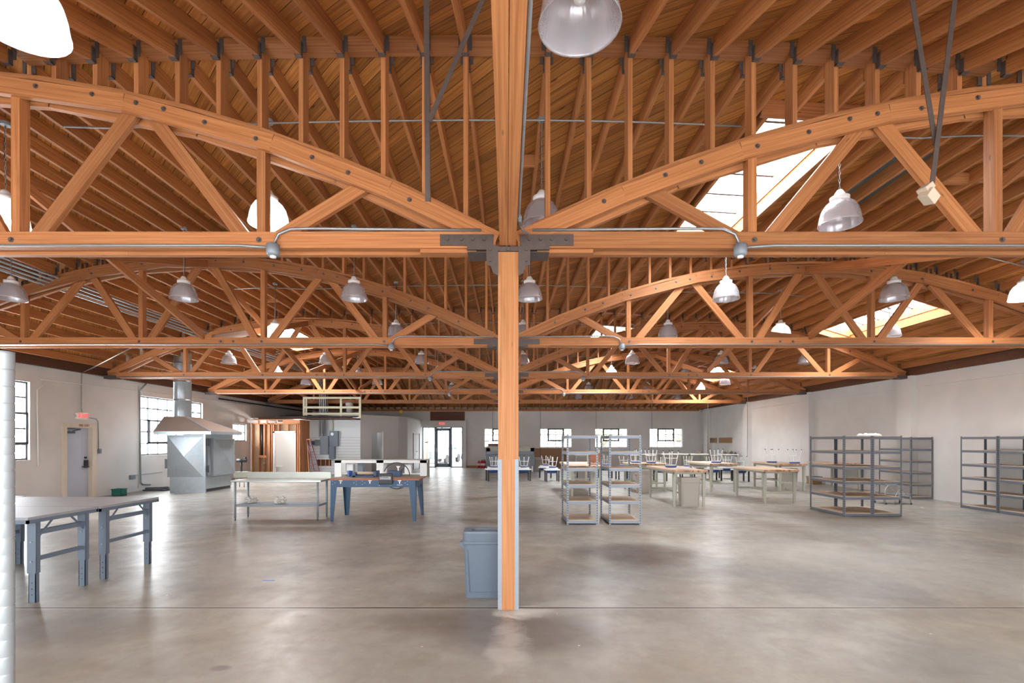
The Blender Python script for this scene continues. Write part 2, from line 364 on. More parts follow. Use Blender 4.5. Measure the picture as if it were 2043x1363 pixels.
def floor_mat():
    m = bpy.data.materials.new('sealed_concrete'); m.use_nodes = True; nt = m.node_tree; b = nt.nodes['Principled BSDF']
    tc = N(nt, 'ShaderNodeTexCoord'); sp = N(nt, 'ShaderNodeSeparateXYZ'); nt.links.new(tc.outputs['Object'], sp.inputs[0])
    def noise(sc, det, dist=0, rough=.5, off=0):
        n = N(nt, 'ShaderNodeTexNoise'); n.inputs['Scale'].default_value = sc; n.inputs['Detail'].default_value = det; n.inputs['Distortion'].default_value = dist; n.inputs['Roughness'].default_value = rough
        mp = N(nt, 'ShaderNodeMapping'); mp.inputs['Location'].default_value = (off, off*1.7, 0); nt.links.new(tc.outputs['Object'], mp.inputs[0]); nt.links.new(mp.outputs[0], n.inputs['Vector']); return n.outputs['Fac']
    def rng(x, a, c, lo=0, hi=1):
        r = N(nt, 'ShaderNodeMapRange'); r.inputs[1].default_value = a; r.inputs[2].default_value = c; r.inputs[3].default_value = lo; r.inputs[4].default_value = hi; nt.links.new(x, r.inputs[0]); return r.outputs[0]
    big = noise(.3, 6, .2); mid = noise(.9, 9, .3, .62, 3.1); fine = noise(22, 5, 0, .7, 9); br = noise(.45, 7, .2, .55, 20)
    col = mixc(nt, rng(big, .35, .65), lin(146, 143, 134), lin(168, 167, 161))
    col = mixc(nt, rng(br, .5, .68, 0, .75), col, lin(146, 134, 112))
    col = mixc(nt, rng(mid, .45, .85, 0, .6), col, lin(130, 123, 113))
    col = mixc(nt, rng(mid, .5, .2, 0, .4), col, lin(182, 178, 172))
    col = mixc(nt, rng(fine, .3, .7, 0, .22), col, lin(126, 118, 110))
    m2 = noise(2.6, 10, .2, .68, 5); m3 = noise(.75, 8, .3, .6, 40)
    col = mixc(nt, rng(m2, .35, .65, 0, .38), col, lin(118, 106, 94))
    col = mixc(nt, rng(m3, .55, .7, 0, .5), col, lin(122, 102, 80))
    lo = noise(.42, 6, .4, .55, 70); col = mixc(nt, rng(lo, .48, .66, 0, .6), col, lin(108, 106, 104))
    hi = noise(.6, 7, .3, .6, 90); col = mixc(nt, rng(hi, .54, .7, 0, .45), col, lin(186, 183, 176))
    # oil stains
    for (sx, sy, rx, ry, am) in ((1.85, 7.3, 1.1, .8, .9), (.15, 4.3, .85, .5, .75), (-4.1, 4.45, 1.2, .45, .45), (.9, 6.2, .6, .8, .35), (-.7, 7.3, .9, .5, .4), (-2.08, 3.64, .08, .05, .7), (-.6, 4.6, .9, .3, .5)):
        dx = math_(nt, 'DIVIDE', math_(nt, 'SUBTRACT', sp.outputs[0], sx), rx); dy = math_(nt, 'DIVIDE', math_(nt, 'SUBTRACT', sp.outputs[1], sy), ry)
        d2 = math_(nt, 'ADD', math_(nt, 'MULTIPLY', dx, dx), math_(nt, 'MULTIPLY', dy, dy))
        d2 = math_(nt, 'ADD', d2, math_(nt, 'MULTIPLY', math_(nt, 'SUBTRACT', mid, .5), 2.2))
        col = mixc(nt, rng(d2, 1.2, .2, 0, am), col, lin(98, 88, 84))
    # pale plaster dust round the column foot
    for (sx, sy, rx, ry, am) in ((.16, 4.85, .3, .22, .7), (.02, 4.1, .2, .65, .35)):
        dx = math_(nt, 'DIVIDE', math_(nt, 'SUBTRACT', sp.outputs[0], sx), rx); dy = math_(nt, 'DIVIDE', math_(nt, 'SUBTRACT', sp.outputs[1], sy), ry)
        d2 = math_(nt, 'ADD', math_(nt, 'ADD', math_(nt, 'MULTIPLY', dx, dx), math_(nt, 'MULTIPLY', dy, dy)), math_(nt, 'MULTIPLY', math_(nt, 'SUBTRACT', noise(5, 5, .5), .5), 2.5))
        col = mixc(nt, rng(d2, 1.0, .1, 0, am), col, lin(206, 202, 196))
    # saw joints
    jy = math_(nt, 'ABSOLUTE', math_(nt, 'SUBTRACT', math_(nt, 'FRACT', math_(nt, 'ADD', math_(nt, 'DIVIDE', sp.outputs[1], 4.955), .5)), .5))
    j1 = rng(jy, .0042, .0028); jx = math_(nt, 'ABSOLUTE', math_(nt, 'ADD', sp.outputs[0], 2.7)); j2 = math_(nt, 'MULTIPLY', rng(jx, .012, .006), math_(nt, 'GREATER_THAN', sp.outputs[1], 14.8))
    jl = rng(jy, .012, .003, 0, .5)
    col = mixc(nt, jl, col, lin(176, 172, 164))
    jj = math_(nt, 'MAXIMUM', j1, j2); col = mixc(nt, jj, col, lin(70, 62, 56))
    # paint specks
    vo = N(nt, 'ShaderNodeTexVoronoi'); vo.inputs['Scale'].default_value = 2.3; nt.links.new(tc.outputs['Object'], vo.inputs['Vector'])
    col = mixc(nt, rng(vo.outputs['Distance'], .028, .02, 0, .7), col, lin(220, 216, 210))
    nt.links.new(col, b.inputs['Base Color'])
    nt.links.new(rng(m2, .3, .7, .28, .5), b.inputs['Roughness']); b.inputs['Specular IOR Level'].default_value = .6
    b.inputs['Coat Weight'].default_value = .08; b.inputs['Coat Roughness'].default_value = .22
    h = math_(nt, 'ADD', math_(nt, 'MULTIPLY', mid, .6), math_(nt, 'MULTIPLY', noise(5, 4, .4), .5)); h = math_(nt, 'SUBTRACT', h, math_(nt, 'MULTIPLY', jj, .5))
    bp = N(nt, 'ShaderNodeBump'); bp.inputs['Strength'].default_value = .12; bp.inputs['Distance'].default_value = .015
    nt.links.new(h, bp.inputs['Height']); nt.links.new(bp.outputs[0], b.inputs['Normal']); nt.links.new(bp.outputs[0], b.inputs['Coat Normal'])
    return m
M['floor'] = floor_mat()

def wall_mat(name, c1, c2, rough=.7):
    m = bpy.data.materials.new(name); m.use_nodes = True; nt = m.node_tree; b = nt.nodes['Principled BSDF']
    tc = N(nt, 'ShaderNodeTexCoord')
    n = N(nt, 'ShaderNodeTexNoise'); n.inputs['Scale'].default_value = .7; n.inputs['Detail'].default_value = 5; nt.links.new(tc.outputs['Object'], n.inputs['Vector'])
    n2 = N(nt, 'ShaderNodeTexNoise'); n2.inputs['Scale'].default_value = 14; n2.inputs['Detail'].default_value = 6; nt.links.new(tc.outputs['Object'], n2.inputs['Vector'])
    r = N(nt, 'ShaderNodeMapRange'); r.inputs[1].default_value = .35; r.inputs[2].default_value = .65; nt.links.new(n.outputs['Fac'], r.inputs[0])
    nt.links.new(mixc(nt, r.outputs[0], c1, c2), b.inputs['Base Color']); b.inputs['Roughness'].default_value = rough
    bp = N(nt, 'ShaderNodeBump'); bp.inputs['Strength'].default_value = .2; bp.inputs['Distance'].default_value = .01
    nt.links.new(n2.outputs['Fac'], bp.inputs['Height']); nt.links.new(bp.outputs[0], b.inputs['Normal'])
    return m
M['wall'] = wall_mat('painted_concrete', lin(198, 195, 192), lin(210, 208, 205))
def butcher():
    m = bpy.data.materials.new('butcher_block'); m.use_nodes = True; nt = m.node_tree; b = nt.nodes['Principled BSDF']
    tc = N(nt, 'ShaderNodeTexCoord'); sp = N(nt, 'ShaderNodeSeparateXYZ'); nt.links.new(tc.outputs['Object'], sp.inputs[0])
    fi = math_(nt, 'FLOOR', math_(nt, 'DIVIDE', sp.outputs[0], .045)); wn = N(nt, 'ShaderNodeTexWhiteNoise', noise_dimensions='1D'); nt.links.new(fi, wn.inputs['W'])
    ge = N(nt, 'ShaderNodeNewGeometry'); sn = N(nt, 'ShaderNodeSeparateXYZ'); nt.links.new(ge.outputs['Normal'], sn.inputs[0])
    side = math_(nt, 'LESS_THAN', sn.outputs[1], -.5)
    c = mixc(nt, wn.outputs[0], lin(196, 164, 136), lin(220, 196, 172)); e = mixc(nt, wn.outputs[0], lin(142, 92, 66), lin(206, 160, 126))
    nt.links.new(mixc(nt, side, c, e), b.inputs['Base Color']); b.inputs['Roughness'].default_value = .45
    return m
M['butcher'] = butcher()
def post_mat(name, col, holes=.19):
    m = bpy.data.materials.new(name); m.use_nodes = True; nt = m.node_tree; b = nt.nodes['Principled BSDF']
    uv = N(nt, 'ShaderNodeTexCoord'); sp = N(nt, 'ShaderNodeSeparateXYZ'); nt.links.new(uv.outputs['Object'], sp.inputs[0])
    f = math_(nt, 'ABSOLUTE', math_(nt, 'SUBTRACT', math_(nt, 'FRACT', math_(nt, 'DIVIDE', sp.outputs[2], .05)), .5))
    g = math_(nt, 'LESS_THAN', f, .22)
    ax = math_(nt, 'LESS_THAN', math_(nt, 'ABSOLUTE', math_(nt, 'SUBTRACT', math_(nt, 'ABSOLUTE', sp.outputs[0]), .0)), .008)
    ay = math_(nt, 'LESS_THAN', math_(nt, 'ABSOLUTE', sp.outputs[1]), .008)
    h = math_(nt, 'MULTIPLY', g, math_(nt, 'MAXIMUM', ax, ay))
    nt.links.new(mixc(nt, h, col, lin(48, 46, 46)), b.inputs['Base Color']); b.inputs['Roughness'].default_value = .45; b.inputs['Metallic'].default_value = .1
    return m
M['postlight'] = post_mat('galv_post', lin(136, 144, 154)); M['rimlight'] = mat('galv_rim', lin(132, 140, 152), .5, .15)
M['postdark'] = post_mat('dark_post', lin(104, 108, 116)); M['rimdark'] = mat('dark_rim', lin(100, 104, 114), .5, .1)
def shiplap():
    m = bpy.data.materials.new('white_shiplap'); m.use_nodes = True; nt = m.node_tree; b = nt.nodes['Principled BSDF']
    tc = N(nt, 'ShaderNodeTexCoord'); sp = N(nt, 'ShaderNodeSeparateXYZ'); nt.links.new(tc.outputs['Object'], sp.inputs[0])
    f = math_(nt, 'ABSOLUTE', math_(nt, 'SUBTRACT', math_(nt, 'FRACT', math_(nt, 'DIVIDE', sp.outputs[2], .14)), .5))
    g = math_(nt, 'GREATER_THAN', f, .46)
    g = math_(nt, 'MULTIPLY', g, math_(nt, 'LESS_THAN', sp.outputs[2], 1.86))
    nt.links.new(mixc(nt, g, lin(206, 208, 210), lin(120, 122, 126)), b.inputs['Base Color']); b.inputs['Roughness'].default_value = .6
    return m
M['shiplap'] = shiplap()

# ---------------------------------------------------------------- roof profile
PL, PR, ZS = 5.20, 5.08, 3.53
def arch(x):
    p = PL if x < 0 else PR; k = (p-ZS)/36.0
    return p-k*(6-min(abs(x), 12))**2
def deckz(x):
    a = abs(x)
    if a < 4.8:
        e = arch(math.copysign(4.8, x if x else 1))+.39
        return 5.625-(5.625-e)*(a/4.8)**2
    return arch(x)+.32+.07*max(0, 1-(a-4.8)/3)
Y1, YL = 4.9, 25.1
def deck(x, y):
    z = deckz(x)
    if y < Y1: return 3.79+(z-3.79)*(y/Y1)
    if y > YL: return z+(3.74-z)*((y-YL)/(31.1-YL))
    return z
SP = .405
# ---------------------------------------------------------------- setting
tag(B(-WX-.3, WX+.3, -1.6, 31.6, -.2, 0).build('floor', M['floor']), kind='structure')
# ceiling deck, a curved slab with skylight openings
xs = sorted(set([round(-WX+i*.55, 3) for i in range(45)]+[WX]+[s[0] for s in SKY]+[s[1] for s in SKY]+[0.0, 4.8, -4.8]))
ys = sorted(set([-1.4, 0.0, 2.5, Y1, 10, 15, 20, YL, 28, 31.15]+[s[2] for s in SKY]+[s[3] for s in SKY]))
dk = MB()
def insky(x, y): return any(s[0] < x < s[1] and s[2] < y < s[3] for s in SKY)
cells = [[not insky((xs[i]+xs[i+1])/2, (ys[j]+ys[j+1])/2) for j in range(len(ys)-1)] for i in range(len(xs)-1)]
for i in range(len(xs)-1):
    for j in range(len(ys)-1):
        if not cells[i][j]: continue
        x0, x1, y0, y1 = xs[i], xs[i+1], ys[j], ys[j+1]
        q = [(x0, y0), (x0, y1), (x1, y1), (x1, y0)]
        dk.poly([(a, b_, deck(a, b_)) for a, b_ in q]); dk.poly([(a, b_, deck(a, b_)+.05) for a, b_ in q[::-1]])
        for (di, dj, a, b_) in ((-1, 0, 0, 1), (1, 0, 2, 3), (0, -1, 3, 0), (0, 1, 1, 2)):
            ii, jj = i+di, j+dj
            if 0 <= ii < len(cells) and 0 <= jj < len(cells[0]) and cells[ii][jj]: continue
            A, Bb = q[a], q[b_]
            dk.poly([(A[0], A[1], deck(*A)), (A[0], A[1], deck(*A)+.05), (Bb[0], Bb[1], deck(*Bb)+.05), (Bb[0], Bb[1], deck(*Bb))])
tag(dk.build('ceiling', M['deck'], fixn=False), kind='structure')

def grid_wall(name, mk, us, zs, holes, material):
    mb = MB()
    for i in range(len(us)-1):
        for j in range(len(zs)-1):
            u, z = (us[i]+us[i+1])/2, (zs[j]+zs[j+1])/2
            if any(h[0] < u < h[1] and h[2] < z < h[3] for h in holes): continue
            mk(mb, us[i], us[i+1], zs[j], zs[j+1])
    return tag(mb.build(name, material), kind='structure')
WT = 3.58
ZB, ZT = 1.17, 3.145
EX = (13.72, 14.58)                         # exit door in the left wall
lh = [(a, b, ZB, ZT) for a, b in LW]+[(22.15, 23.3, 1.65, 2.42), (EX[0], EX[1], 0, 2.03)]
us = sorted(set([-1.5, 31.3]+[h[0] for h in lh]+[h[1] for h in lh])); zs = sorted(set([0, 3.84]+[h[2] for h in lh]+[h[3] for h in lh]))
grid_wall('wall_left', lambda mb, a, b, c, d: mb.box(-WX-.22, -WX, a, b, c, d), us, zs, lh, M['wall'])
# right wall: slab, head band and pilasters
rw = MB(); rw.box(WX, WX+.22, -1.5, 31.3, 0, 3.84); rw.box(WX-.05, WX+.01, -1.5, 31.1, 3.24, WT)
for k in range(0, 7):
    y = 5.0*k+.0
    if y > 30: y = 31.0
    if k: rw.box(WX-.2, WX+.01, y-.25, min(y+.3, 31.1), 0, WT)
tag(rw.build('wall_right', M['wall']), kind='structure')
for k in range(1, 6):
    pass
YB = 31.1
# back wall with four windows and the shop-front doorway
BW = [(966, 1032), (1077, 1141), (1187, 1252), (1296, 1362)]
bwx = [((a-CX)/F*YB, (b-CX)/F*YB) for a, b in BW]
zb0, zb1 = EYE-13*YB/F, EYE+25*YB/F
EN = ((843-CX)/F*YB, (924-CX)/F*YB, 0, EYE+28*YB/F)
bh = [(a, b, zb0, zb1) for a, b in bwx]+[EN]
us = sorted(set([-WX-.2, WX+.2]+[h[0] for h in bh]+[h[1] for h in bh])); zs = sorted(set([0, 3.84]+[h[2] for h in bh]+[h[3] for h in bh]))
grid_wall('wall_back', lambda mb, a, b, c, d: mb.box(a, b, YB, YB+.22, c, d), us, zs, bh, M['wall'])
# front wall behind the camera with three doorways made up to let light in
fh = [(x-2.95, x+2.95, 0, 3.05) for x in (-7.6, 0, 7.6)]
us = sorted(set([-WX-.2, WX+.2]+[h[0] for h in fh]+[h[1] for h in fh]))
grid_wall('wall_front', lambda mb, a, b, c, d: mb.box(a, b, -1.4, -1.2, c, d), us, [0, 3.05, 3.4], fh, M['wall'])

# steel sash windows
def sash(n, axis, fix, u0, u1, z0, z1, nu, nz, vent=None, dark=True):
    root = empty('window_%d' % n, kind='structure')
    def bx(mb, a, b, c, d, t=.02, off=0):
        if axis == 'x': mb.box(fix-t+off, fix+t+off, a, b, c, d)
        else: mb.box(a, b, fix-t+off, fix+t+off, c, d)
    fr = MB()
    for a, b, c, d in ((u0, u1, z0, z0+.04), (u0, u1, z1-.04, z1), (u0, u0+.04, z0, z1), (u1-.04, u1, z0, z1)): bx(fr, a, b, c, d, .03)
    fr.build('window_frame', M['darkgrey'] if dark else M['white'], root)
    mu = MB(); MW = .017 if axis == 'x' else .02
    for i in range(1, nu): u = u0+(u1-u0)*i/nu; bx(mu, u-MW, u+MW, z0, z1)
    for i in range(1, nz): z = z0+(z1-z0)*i/nz; bx(mu, u0, u1, z-MW, z+MW)
    mu.build('muntins', M['darkgrey'] if dark else M['white'], root)
    if vent:
        v = MB(); VW = .05 if axis == 'x' else .075; a, b, c, d = vent
        for q in ((a, b, c, c+VW), (a, b, d-VW, d), (a, a+VW, c, d), (b-VW, b, c, d)): bx(v, *q, .03, (-.02 if axis == 'y' else .02))
        v.build('vent_sash', M['darkgrey'], root)
    g = MB(); bx(g, u0, u1, z0, z1, .003, .012 if axis == 'y' else -.012); g.build('glass_pane', M['glass'], root)
    return root
sash(1, 'x', -WX-.1, LW[0][0], LW[0][1], ZB, ZT, 6, 5, (LW[0][0]+.5, LW[0][1], ZB+.4, ZB+1.2))
sash(2, 'x', -WX-.1, LW[1][0], LW[1][1], ZB, ZT, 7, 5, (LW[1][0]+.5, LW[1][0]+2.5, ZB+.4, ZB+1.2))
sash(3, 'x', -WX-.1, 22.15, 23.3, 1.65, 2.42, 2, 2)
for i, (a, b) in enumerate(bwx):
    w = (b-a)/4; sash(4+i, 'y', YB+.1, a, b, zb0, zb1, 4, 3, (a+w, b-w, zb0+(zb1-zb0)/3, zb1), dark=False)
# daylight behind the side windows and above the skylights
for i, (a, b) in enumerate(LW):
    area('daylight_side_%d' % i, (-WX-.6, (a+b)/2, (ZB+ZT)/2+.15), (0, -PI/2, 0), 2.7, b-a+1.0, 560*DAY, (.88, .95, 1))
area('daylight_side_2', (-WX-.6, 22.7, 2.05), (0, -PI/2, 0), 1.4, 1.9, 180*DAY, (.95, .98, 1))
for i, s in enumerate(SKY):
    xm, ym = (s[0]+s[1])/2, (s[2]+s[3])/2
    sl = math.atan2(deckz(s[1])-deckz(s[0]), s[1]-s[0])
    area('daylight_roof_%d' % i, (xm, ym, deckz(xm)+.62), (0, -sl, 0), s[1]-s[0]+.5, s[3]-s[2]+.5, (330 if s[2] < 15 else 700)*DAY, (.9, .96, 1))

def text(name, body, size, loc, rot, m, parent=None, ext=.004):
    c = bpy.data.curves.new(name, 'FONT'); c.body = body; c.size = size; c.extrude = ext; c.align_x = 'CENTER'; c.align_y = 'CENTER'
    o = bpy.data.objects.new(name, c); COL.objects.link(o); o.location = loc; o.rotation_euler = rot
    c.materials.append(m)
    bpy.context.view_layer.update()
    me = bpy.data.meshes.new_from_object(o.evaluated_get(bpy.context.evaluated_depsgraph_get()))
    bpy.data.objects.remove(o); o = bpy.data.objects.new(name, me); COL.objects.link(o); o.location = loc; o.rotation_euler = rot
    if parent: o.parent = parent
    return o
# exit door in the left wall
d = empty('door_1', (0, 0, 0), kind='structure')
fx = -WX
fm = MB(); fm.box(fx-.12, fx+.06, EX[0]-.11, EX[0]+.01, 0, 2.02); fm.box(fx-.12, fx+.06, EX[1]-.01, EX[1]+.15, 0, 2.02); fm.box(fx-.12, fx+.062, EX[0]-.112, EX[1]+.152, 2.02, 2.14)
fm.build('door_frame', M['trimcream'], d)
lf = MB().box(fx-.11, fx-.07, EX[0], EX[1], .005, 2.02); lf.box(fx-.072, fx-.066, EX[0]+.06, EX[1]-.22, 1.09, 1.1); lf.box(fx-.072, fx-.066, EX[1]-.23, EX[1]-.22, 1.1, 1.86); lf.box(fx-.072, fx-.067, EX[0]+.02, EX[1]-.02, .02, .22)
lf.build('door_leaf', M['doorblue'], d)
MB().box(fx-.07, fx-.02, EX[1]-.16, EX[1]-.06, .88, 1.1).box(fx-.06, fx+.02, EX[1]-.24, EX[1]-.08, .9, .925).tube([(fx-.07, EX[1]-.12, 1.17), (fx-.03, EX[1]-.12, 1.17)], .03, 10).build('door_handle', M['black'], d)
MB().box(fx-.07, fx-.02, EX[0]+.06, EX[0]+.36, 1.86, 1.92).beam((fx-.03, EX[0]+.3, 1.93), (fx-.03, EX[0]+.55, 1.98), .02, .02).beam((fx-.03, EX[0]+.03, 1.99), (fx-.03, EX[0]+.55, 1.985), .02, .02).build('door_closer', M['darkgrey'], d)
text('door_lettering', 'FIRE EXIT', .085, (fx+.064, 14.28, 2.085), (PI/2, 0, PI/2), M['redtext'], d)
# exit sign
e = empty('exit_sign', (fx+.02, 14.25, 2.36), label='lit white exit sign with red letters above the pale blue side door', cat='sign')
B(0, .05, -.15, .15, -.1, .1).build('sign_body', M['signwhite'], e, .008)
text('sign_lettering', 'EXIT', .17, (.054, 0, 0), (PI/2, 0, PI/2), M['redglow'], e)
MB().lathe([(0, -.035), (.035, -.03), (.04, 0), (.035, .03), (0, .035)], (.03, -.2, .06), 10).lathe([(0, -.035), (.035, -.03), (.04, 0), (.035, .03), (0, .035)], (.03, -.2, -.06), 10).box(.01, .03, -.2, -.15, -.06, .06).build('emergency_head', M['whitemetal'], e)

# ---------------------------------------------------------------- trusses
def make_truss(side):
    s = side; nm = 'left' if s < 0 else 'right'
    r = empty('roof_truss', (0, 5.0, 0))
    f = M['fir']
    ya, yb = -.105, .105                    # near and rear faces
    X = lambda t: s*t
    # bottom chord: near plank, filler, rear plank and end scabs
    c = MB()
    def bxs(t0, t1, y0, y1, z0, z1): c.box(min(X(t0), X(t1)), max(X(t0), X(t1)), y0, y1, z0, z1)
    for t0, t1 in ((.11, 5.6), (5.603, 11.86)): bxs(t0, t1, ya, ya+.06, 3.535, 3.695)
    for t0, t1 in ((.11, 3.8), (3.803, 8.6), (8.603, 11.86)): bxs(t0, t1, yb-.07, yb, 3.52, 3.69)
    bxs(.11, 11.86, ya+.06, yb-.07, 3.56, 3.68)
    c.build('bottom_chord', f, r)
    c = MB(); bxs(.3, .85, ya+.03, ya+.11, 3.50, 3.56); bxs(.3, .8, ya+.02, yb-.02, 3.69, 3.73)
    c.build('scab_plate', f, r)
    # curved top chord: lapped planks following the arch
    segs = [0.1, 1.15, 2.3, 3.75, 5.2, 6.8, 8.25, 9.7, 10.85, 11.85]
    c = MB()
    for i in range(len(segs)-1):
        a, b_ = segs[i], segs[i+1]
        z0, z1 = arch(X(a)), arch(X(b_))
        if a < .2: z0 += .03
        if b_ > 11.8: z1 += .03
        c.beam((X(a), ya+.03, z0), (X(b_), ya+.03, z1), .06, .165)
    sg = [0.1, 1.7, 3.1, 4.6, 6.0, 7.5, 8.9, 10.3, 11.85]
    for i in range(len(sg)-1):
        a, b_ = sg[i], sg[i+1]
        c.beam((X(a), yb-.03, arch(X(a))-.015), (X(b_), yb-.03, arch(X(b_))-.015), .06, .165)
    c.build('top_chord', f, r)
    c = MB()
    n = 16
    for i in range(n):
        a, b_ = .25+i*(11.6/n), .25+(i+1)*(11.6/n)
        c.beam((X(a), 0, arch(X(a))+.105), (X(b_), 0, arch(X(b_))+.105), .17, .045)
    c.build('nailer', f, r)
    for t in (2.42, 4.84, 7.26, 9.6):
        MB().beam((X(t), -.01, 3.68), (X(t), -.01, arch(X(t))-.05), .085, .11, up=(0, 1, 0)).build('vertical_post', f, r)
    def dg(tb, tt, yo=0):
        MB().beam((X(tb), yo, 3.66), (X(tt), yo, arch(X(tt))-.04), .055, .135).build('diagonal_brace', f, r)
    for tb, tt in ((2.28, 1.42), (2.6, 3.52), (4.68, 3.72), (5.0, 5.85), (7.1, 6.12), (7.42, 8.25), (9.45, 8.45), (9.75, 10.6)): dg(tb, tt, -.005)
    # ledger beam and cripple posts of the raised valley
    c = MB(); st = [0.0, 1.2, 2.4, 3.6, 4.85]
    for i in range(4):
        a, b_ = st[i]+(.0 if i else .0), st[i+1]
        for q in (0, 1):
            c.beam((X(a), -.002*q, deckz(X(a))-.017-.031*q), (X(b_), -.002*q, deckz(X(b_))-.017-.031*q), .2-.004*q, .029)
    c.build('ledger_beam', M['fir'], r)
    for k in range(1, 12):
        t = SP*k
        z0, z1 = arch(X(t))+.09, deckz(X(t))-.07
        if z1-z0 < .06: continue
        MB().beam((X(t), 0, z0-.06), (X(t), 0, z1+.02), .045, .14, up=(0, 1, 0)).build('cripple_post', f, r)
    # bolts
    def bolt(t, z, q=.017):
        MB().tube([(X(t), ya-.001, z), (X(t), ya-.006, z)], q*1.35, 10).tube([(X(t), ya-.006, z), (X(t), ya-.02, z)], q*.75, 6).build('bolt', M['bolt'], r)
    for t in (.95, 1.55, 1.9, 2.45, 2.95, 3.35, 3.62, 4.05, 4.6, 5.2, 5.75, 6.4, 7.2, 8.2, 9.2, 10.2): bolt(t, arch(X(t))+random.uniform(-.02, .02))
    for t in (2.42, 4.84, 5.4, 5.65, 7.26, 9.6): bolt(t, 3.615, .02)
    # steel end straps
    p = MB().box(min(X(.13), X(.65)), max(X(.13), X(.65)), ya-.012, ya, 3.555, 3.665)
    for t in (.22, .33, .44, .58): p.tube([(X(t), ya-.012, 3.615), (X(t), ya-.03, 3.615)], .017, 6)
    p.build('end_strap', M['steel'], r)
    p = MB().box(min(X(11.6), X(11.97)), max(X(11.6), X(11.97)), ya-.012, yb+.012, 3.50, 3.60)
    p.build('wall_bracket', M['hanger'], r)
    return r
TL, TR = make_truss(-1), make_truss(1)
index_children()
ordn = ['front', 'second', 'third', 'fourth', 'fifth']
for s_, T in (('left', TL), ('right', TR)):
    for k in range(1, 6):
        lab = 'bowstring timber truss, %s from the front, between column and %s wall' % (('first' if k == 1 else ordn[k-1]), s_)
        o = T if k == 1 else copy_tree(T, loc=(0, 5.0*k, 0))
        tag(o, lab, 'roof truss', 'bowstring roof trusses')

# columns with steel saddles
def make_column(k, full):
    y = 5.0*k; r = empty('column', (.015, y, 0))
    MB().box(-.1, .1, -.1, .1, 1.47, 3.50).box(-.063, .063, -.1, .1, 0, 1.47).build('timber_post', M['fir_light'], r)
    for s in (-1, 1):
        c = MB().box(min(s*.063, s*.102), max(s*.063, s*.102), -.102, -.096, 0, 1.47).box(min(s*.096, s*.102), max(s*.096, s*.102), -.102, .102, 0, 1.47).box(min(s*.063, s*.102), max(s*.063, s*.102), .096, .102, 0, 1.47)
        c.box(min(s*.064, s*.095), max(s*.064, s*.095), -.094, .094, 0, 1.465)
        for q in range(5): c.tube([(s*.082, -.102, .25+q*.27), (s*.082, -.106, .25+q*.27)], .006, 6)
        c.build('steel_channel', M['galvflat'], r)
    sd = MB().box(-.12, .12, -.125, .125, 3.498, 3.54)
    for s in (-1, 1):
        sd.box(min(s*.13, s*.4), max(s*.13, s*.4), -.135, -.105, 3.51, 3.555)
        sd.box(min(s*.13, s*.4), max(s*.13, s*.4), -.10, .14, 3.495, 3.503)
        sd.prism([(s*.1, 3.545), (s*.215, 3.545), (s*.21, 3.36), (s*.17, 3.35), (s*.145, 3.28), (s*.1, 3.26)], 'y', -.135, -.118)
        sd.box(min(s*.1, s*.113), max(s*.1, s*.113), -.13, .13, 3.26, 3.545)
        sd.tube([(s*.175, -.135, 3.51), (s*.175, -.15, 3.51)], .016, 8).tube([(s*.175, -.135, 3.4), (s*.175, -.15, 3.4)], .013, 8)
    sd.tube([(0, -.125, 3.515), (0, -.145, 3.515)], .02, 6)
    sd.build('steel_saddle', M['steel'], r, fixn=True)
    return r
c1 = make_column(1, True)
tag(c1, 'orange timber column with grey steel channels at its foot beside the grey bin', 'column')
index_children()
for k in range(2, 6):
    o = copy_tree(c1, loc=(.015, 5.0*k, 0), label='timber column in line behind the front column', group='columns in line behind the front one')
# overhead double beam running to the front wall
b = empty('ceiling_beam', (0, 0, 0), label='double timber beam overhead running out from the front column head', cat='beam')
MB().box(-.068, .008, .3, 4.87, 3.55, 3.77).build('beam_plank', M['fir'], b)
MB().box(.013, .09, .3, 4.87, 3.55, 3.77).build('beam_plank', M['fir'], b)
tag(MB().tube([(.108, .3, 3.66), (.108, 4.45, 3.66), (.115, 4.6, 3.65), (.15, 4.72, 3.635), (.2, 4.78, 3.625)], .012, 8).tube([(.11, 4.48, 3.66), (.12, 4.62, 3.65)], .024, 8).build('conduit', M['galv']), 'grey metal conduit fixed along the double overhead beam', 'conduit')

# sway braces between trusses
for k in range(1, 5):
    y0, y1 = 5.0*k, 5.0*(k+1)
    bay = ('first and second', 'second and third', 'third and fourth', 'fourth and fifth')[k-1]
    for s in (-1, 1):
        sd = 'left' if s < 0 else 'right'
        x = s*5.92
        tag(MB().beam((x, y0+.1, 3.72), (x, y1-.1, arch(x)-.05), .045, .14).build('sway_brace', M['browntimber'] if False else M['fir']), 'timber cross brace rising away between the %s trusses, %s side' % (bay, sd), 'brace', 'cross braces between trusses')
        tag(MB().beam((x+s*.06, y0+.1, arch(x)-.05), (x+s*.06, y1-.1, 3.72), .045, .14).build('sway_brace', M['fir']), 'timber cross brace dropping away between the %s trusses, %s side' % (bay, sd), 'brace', 'cross braces between trusses')

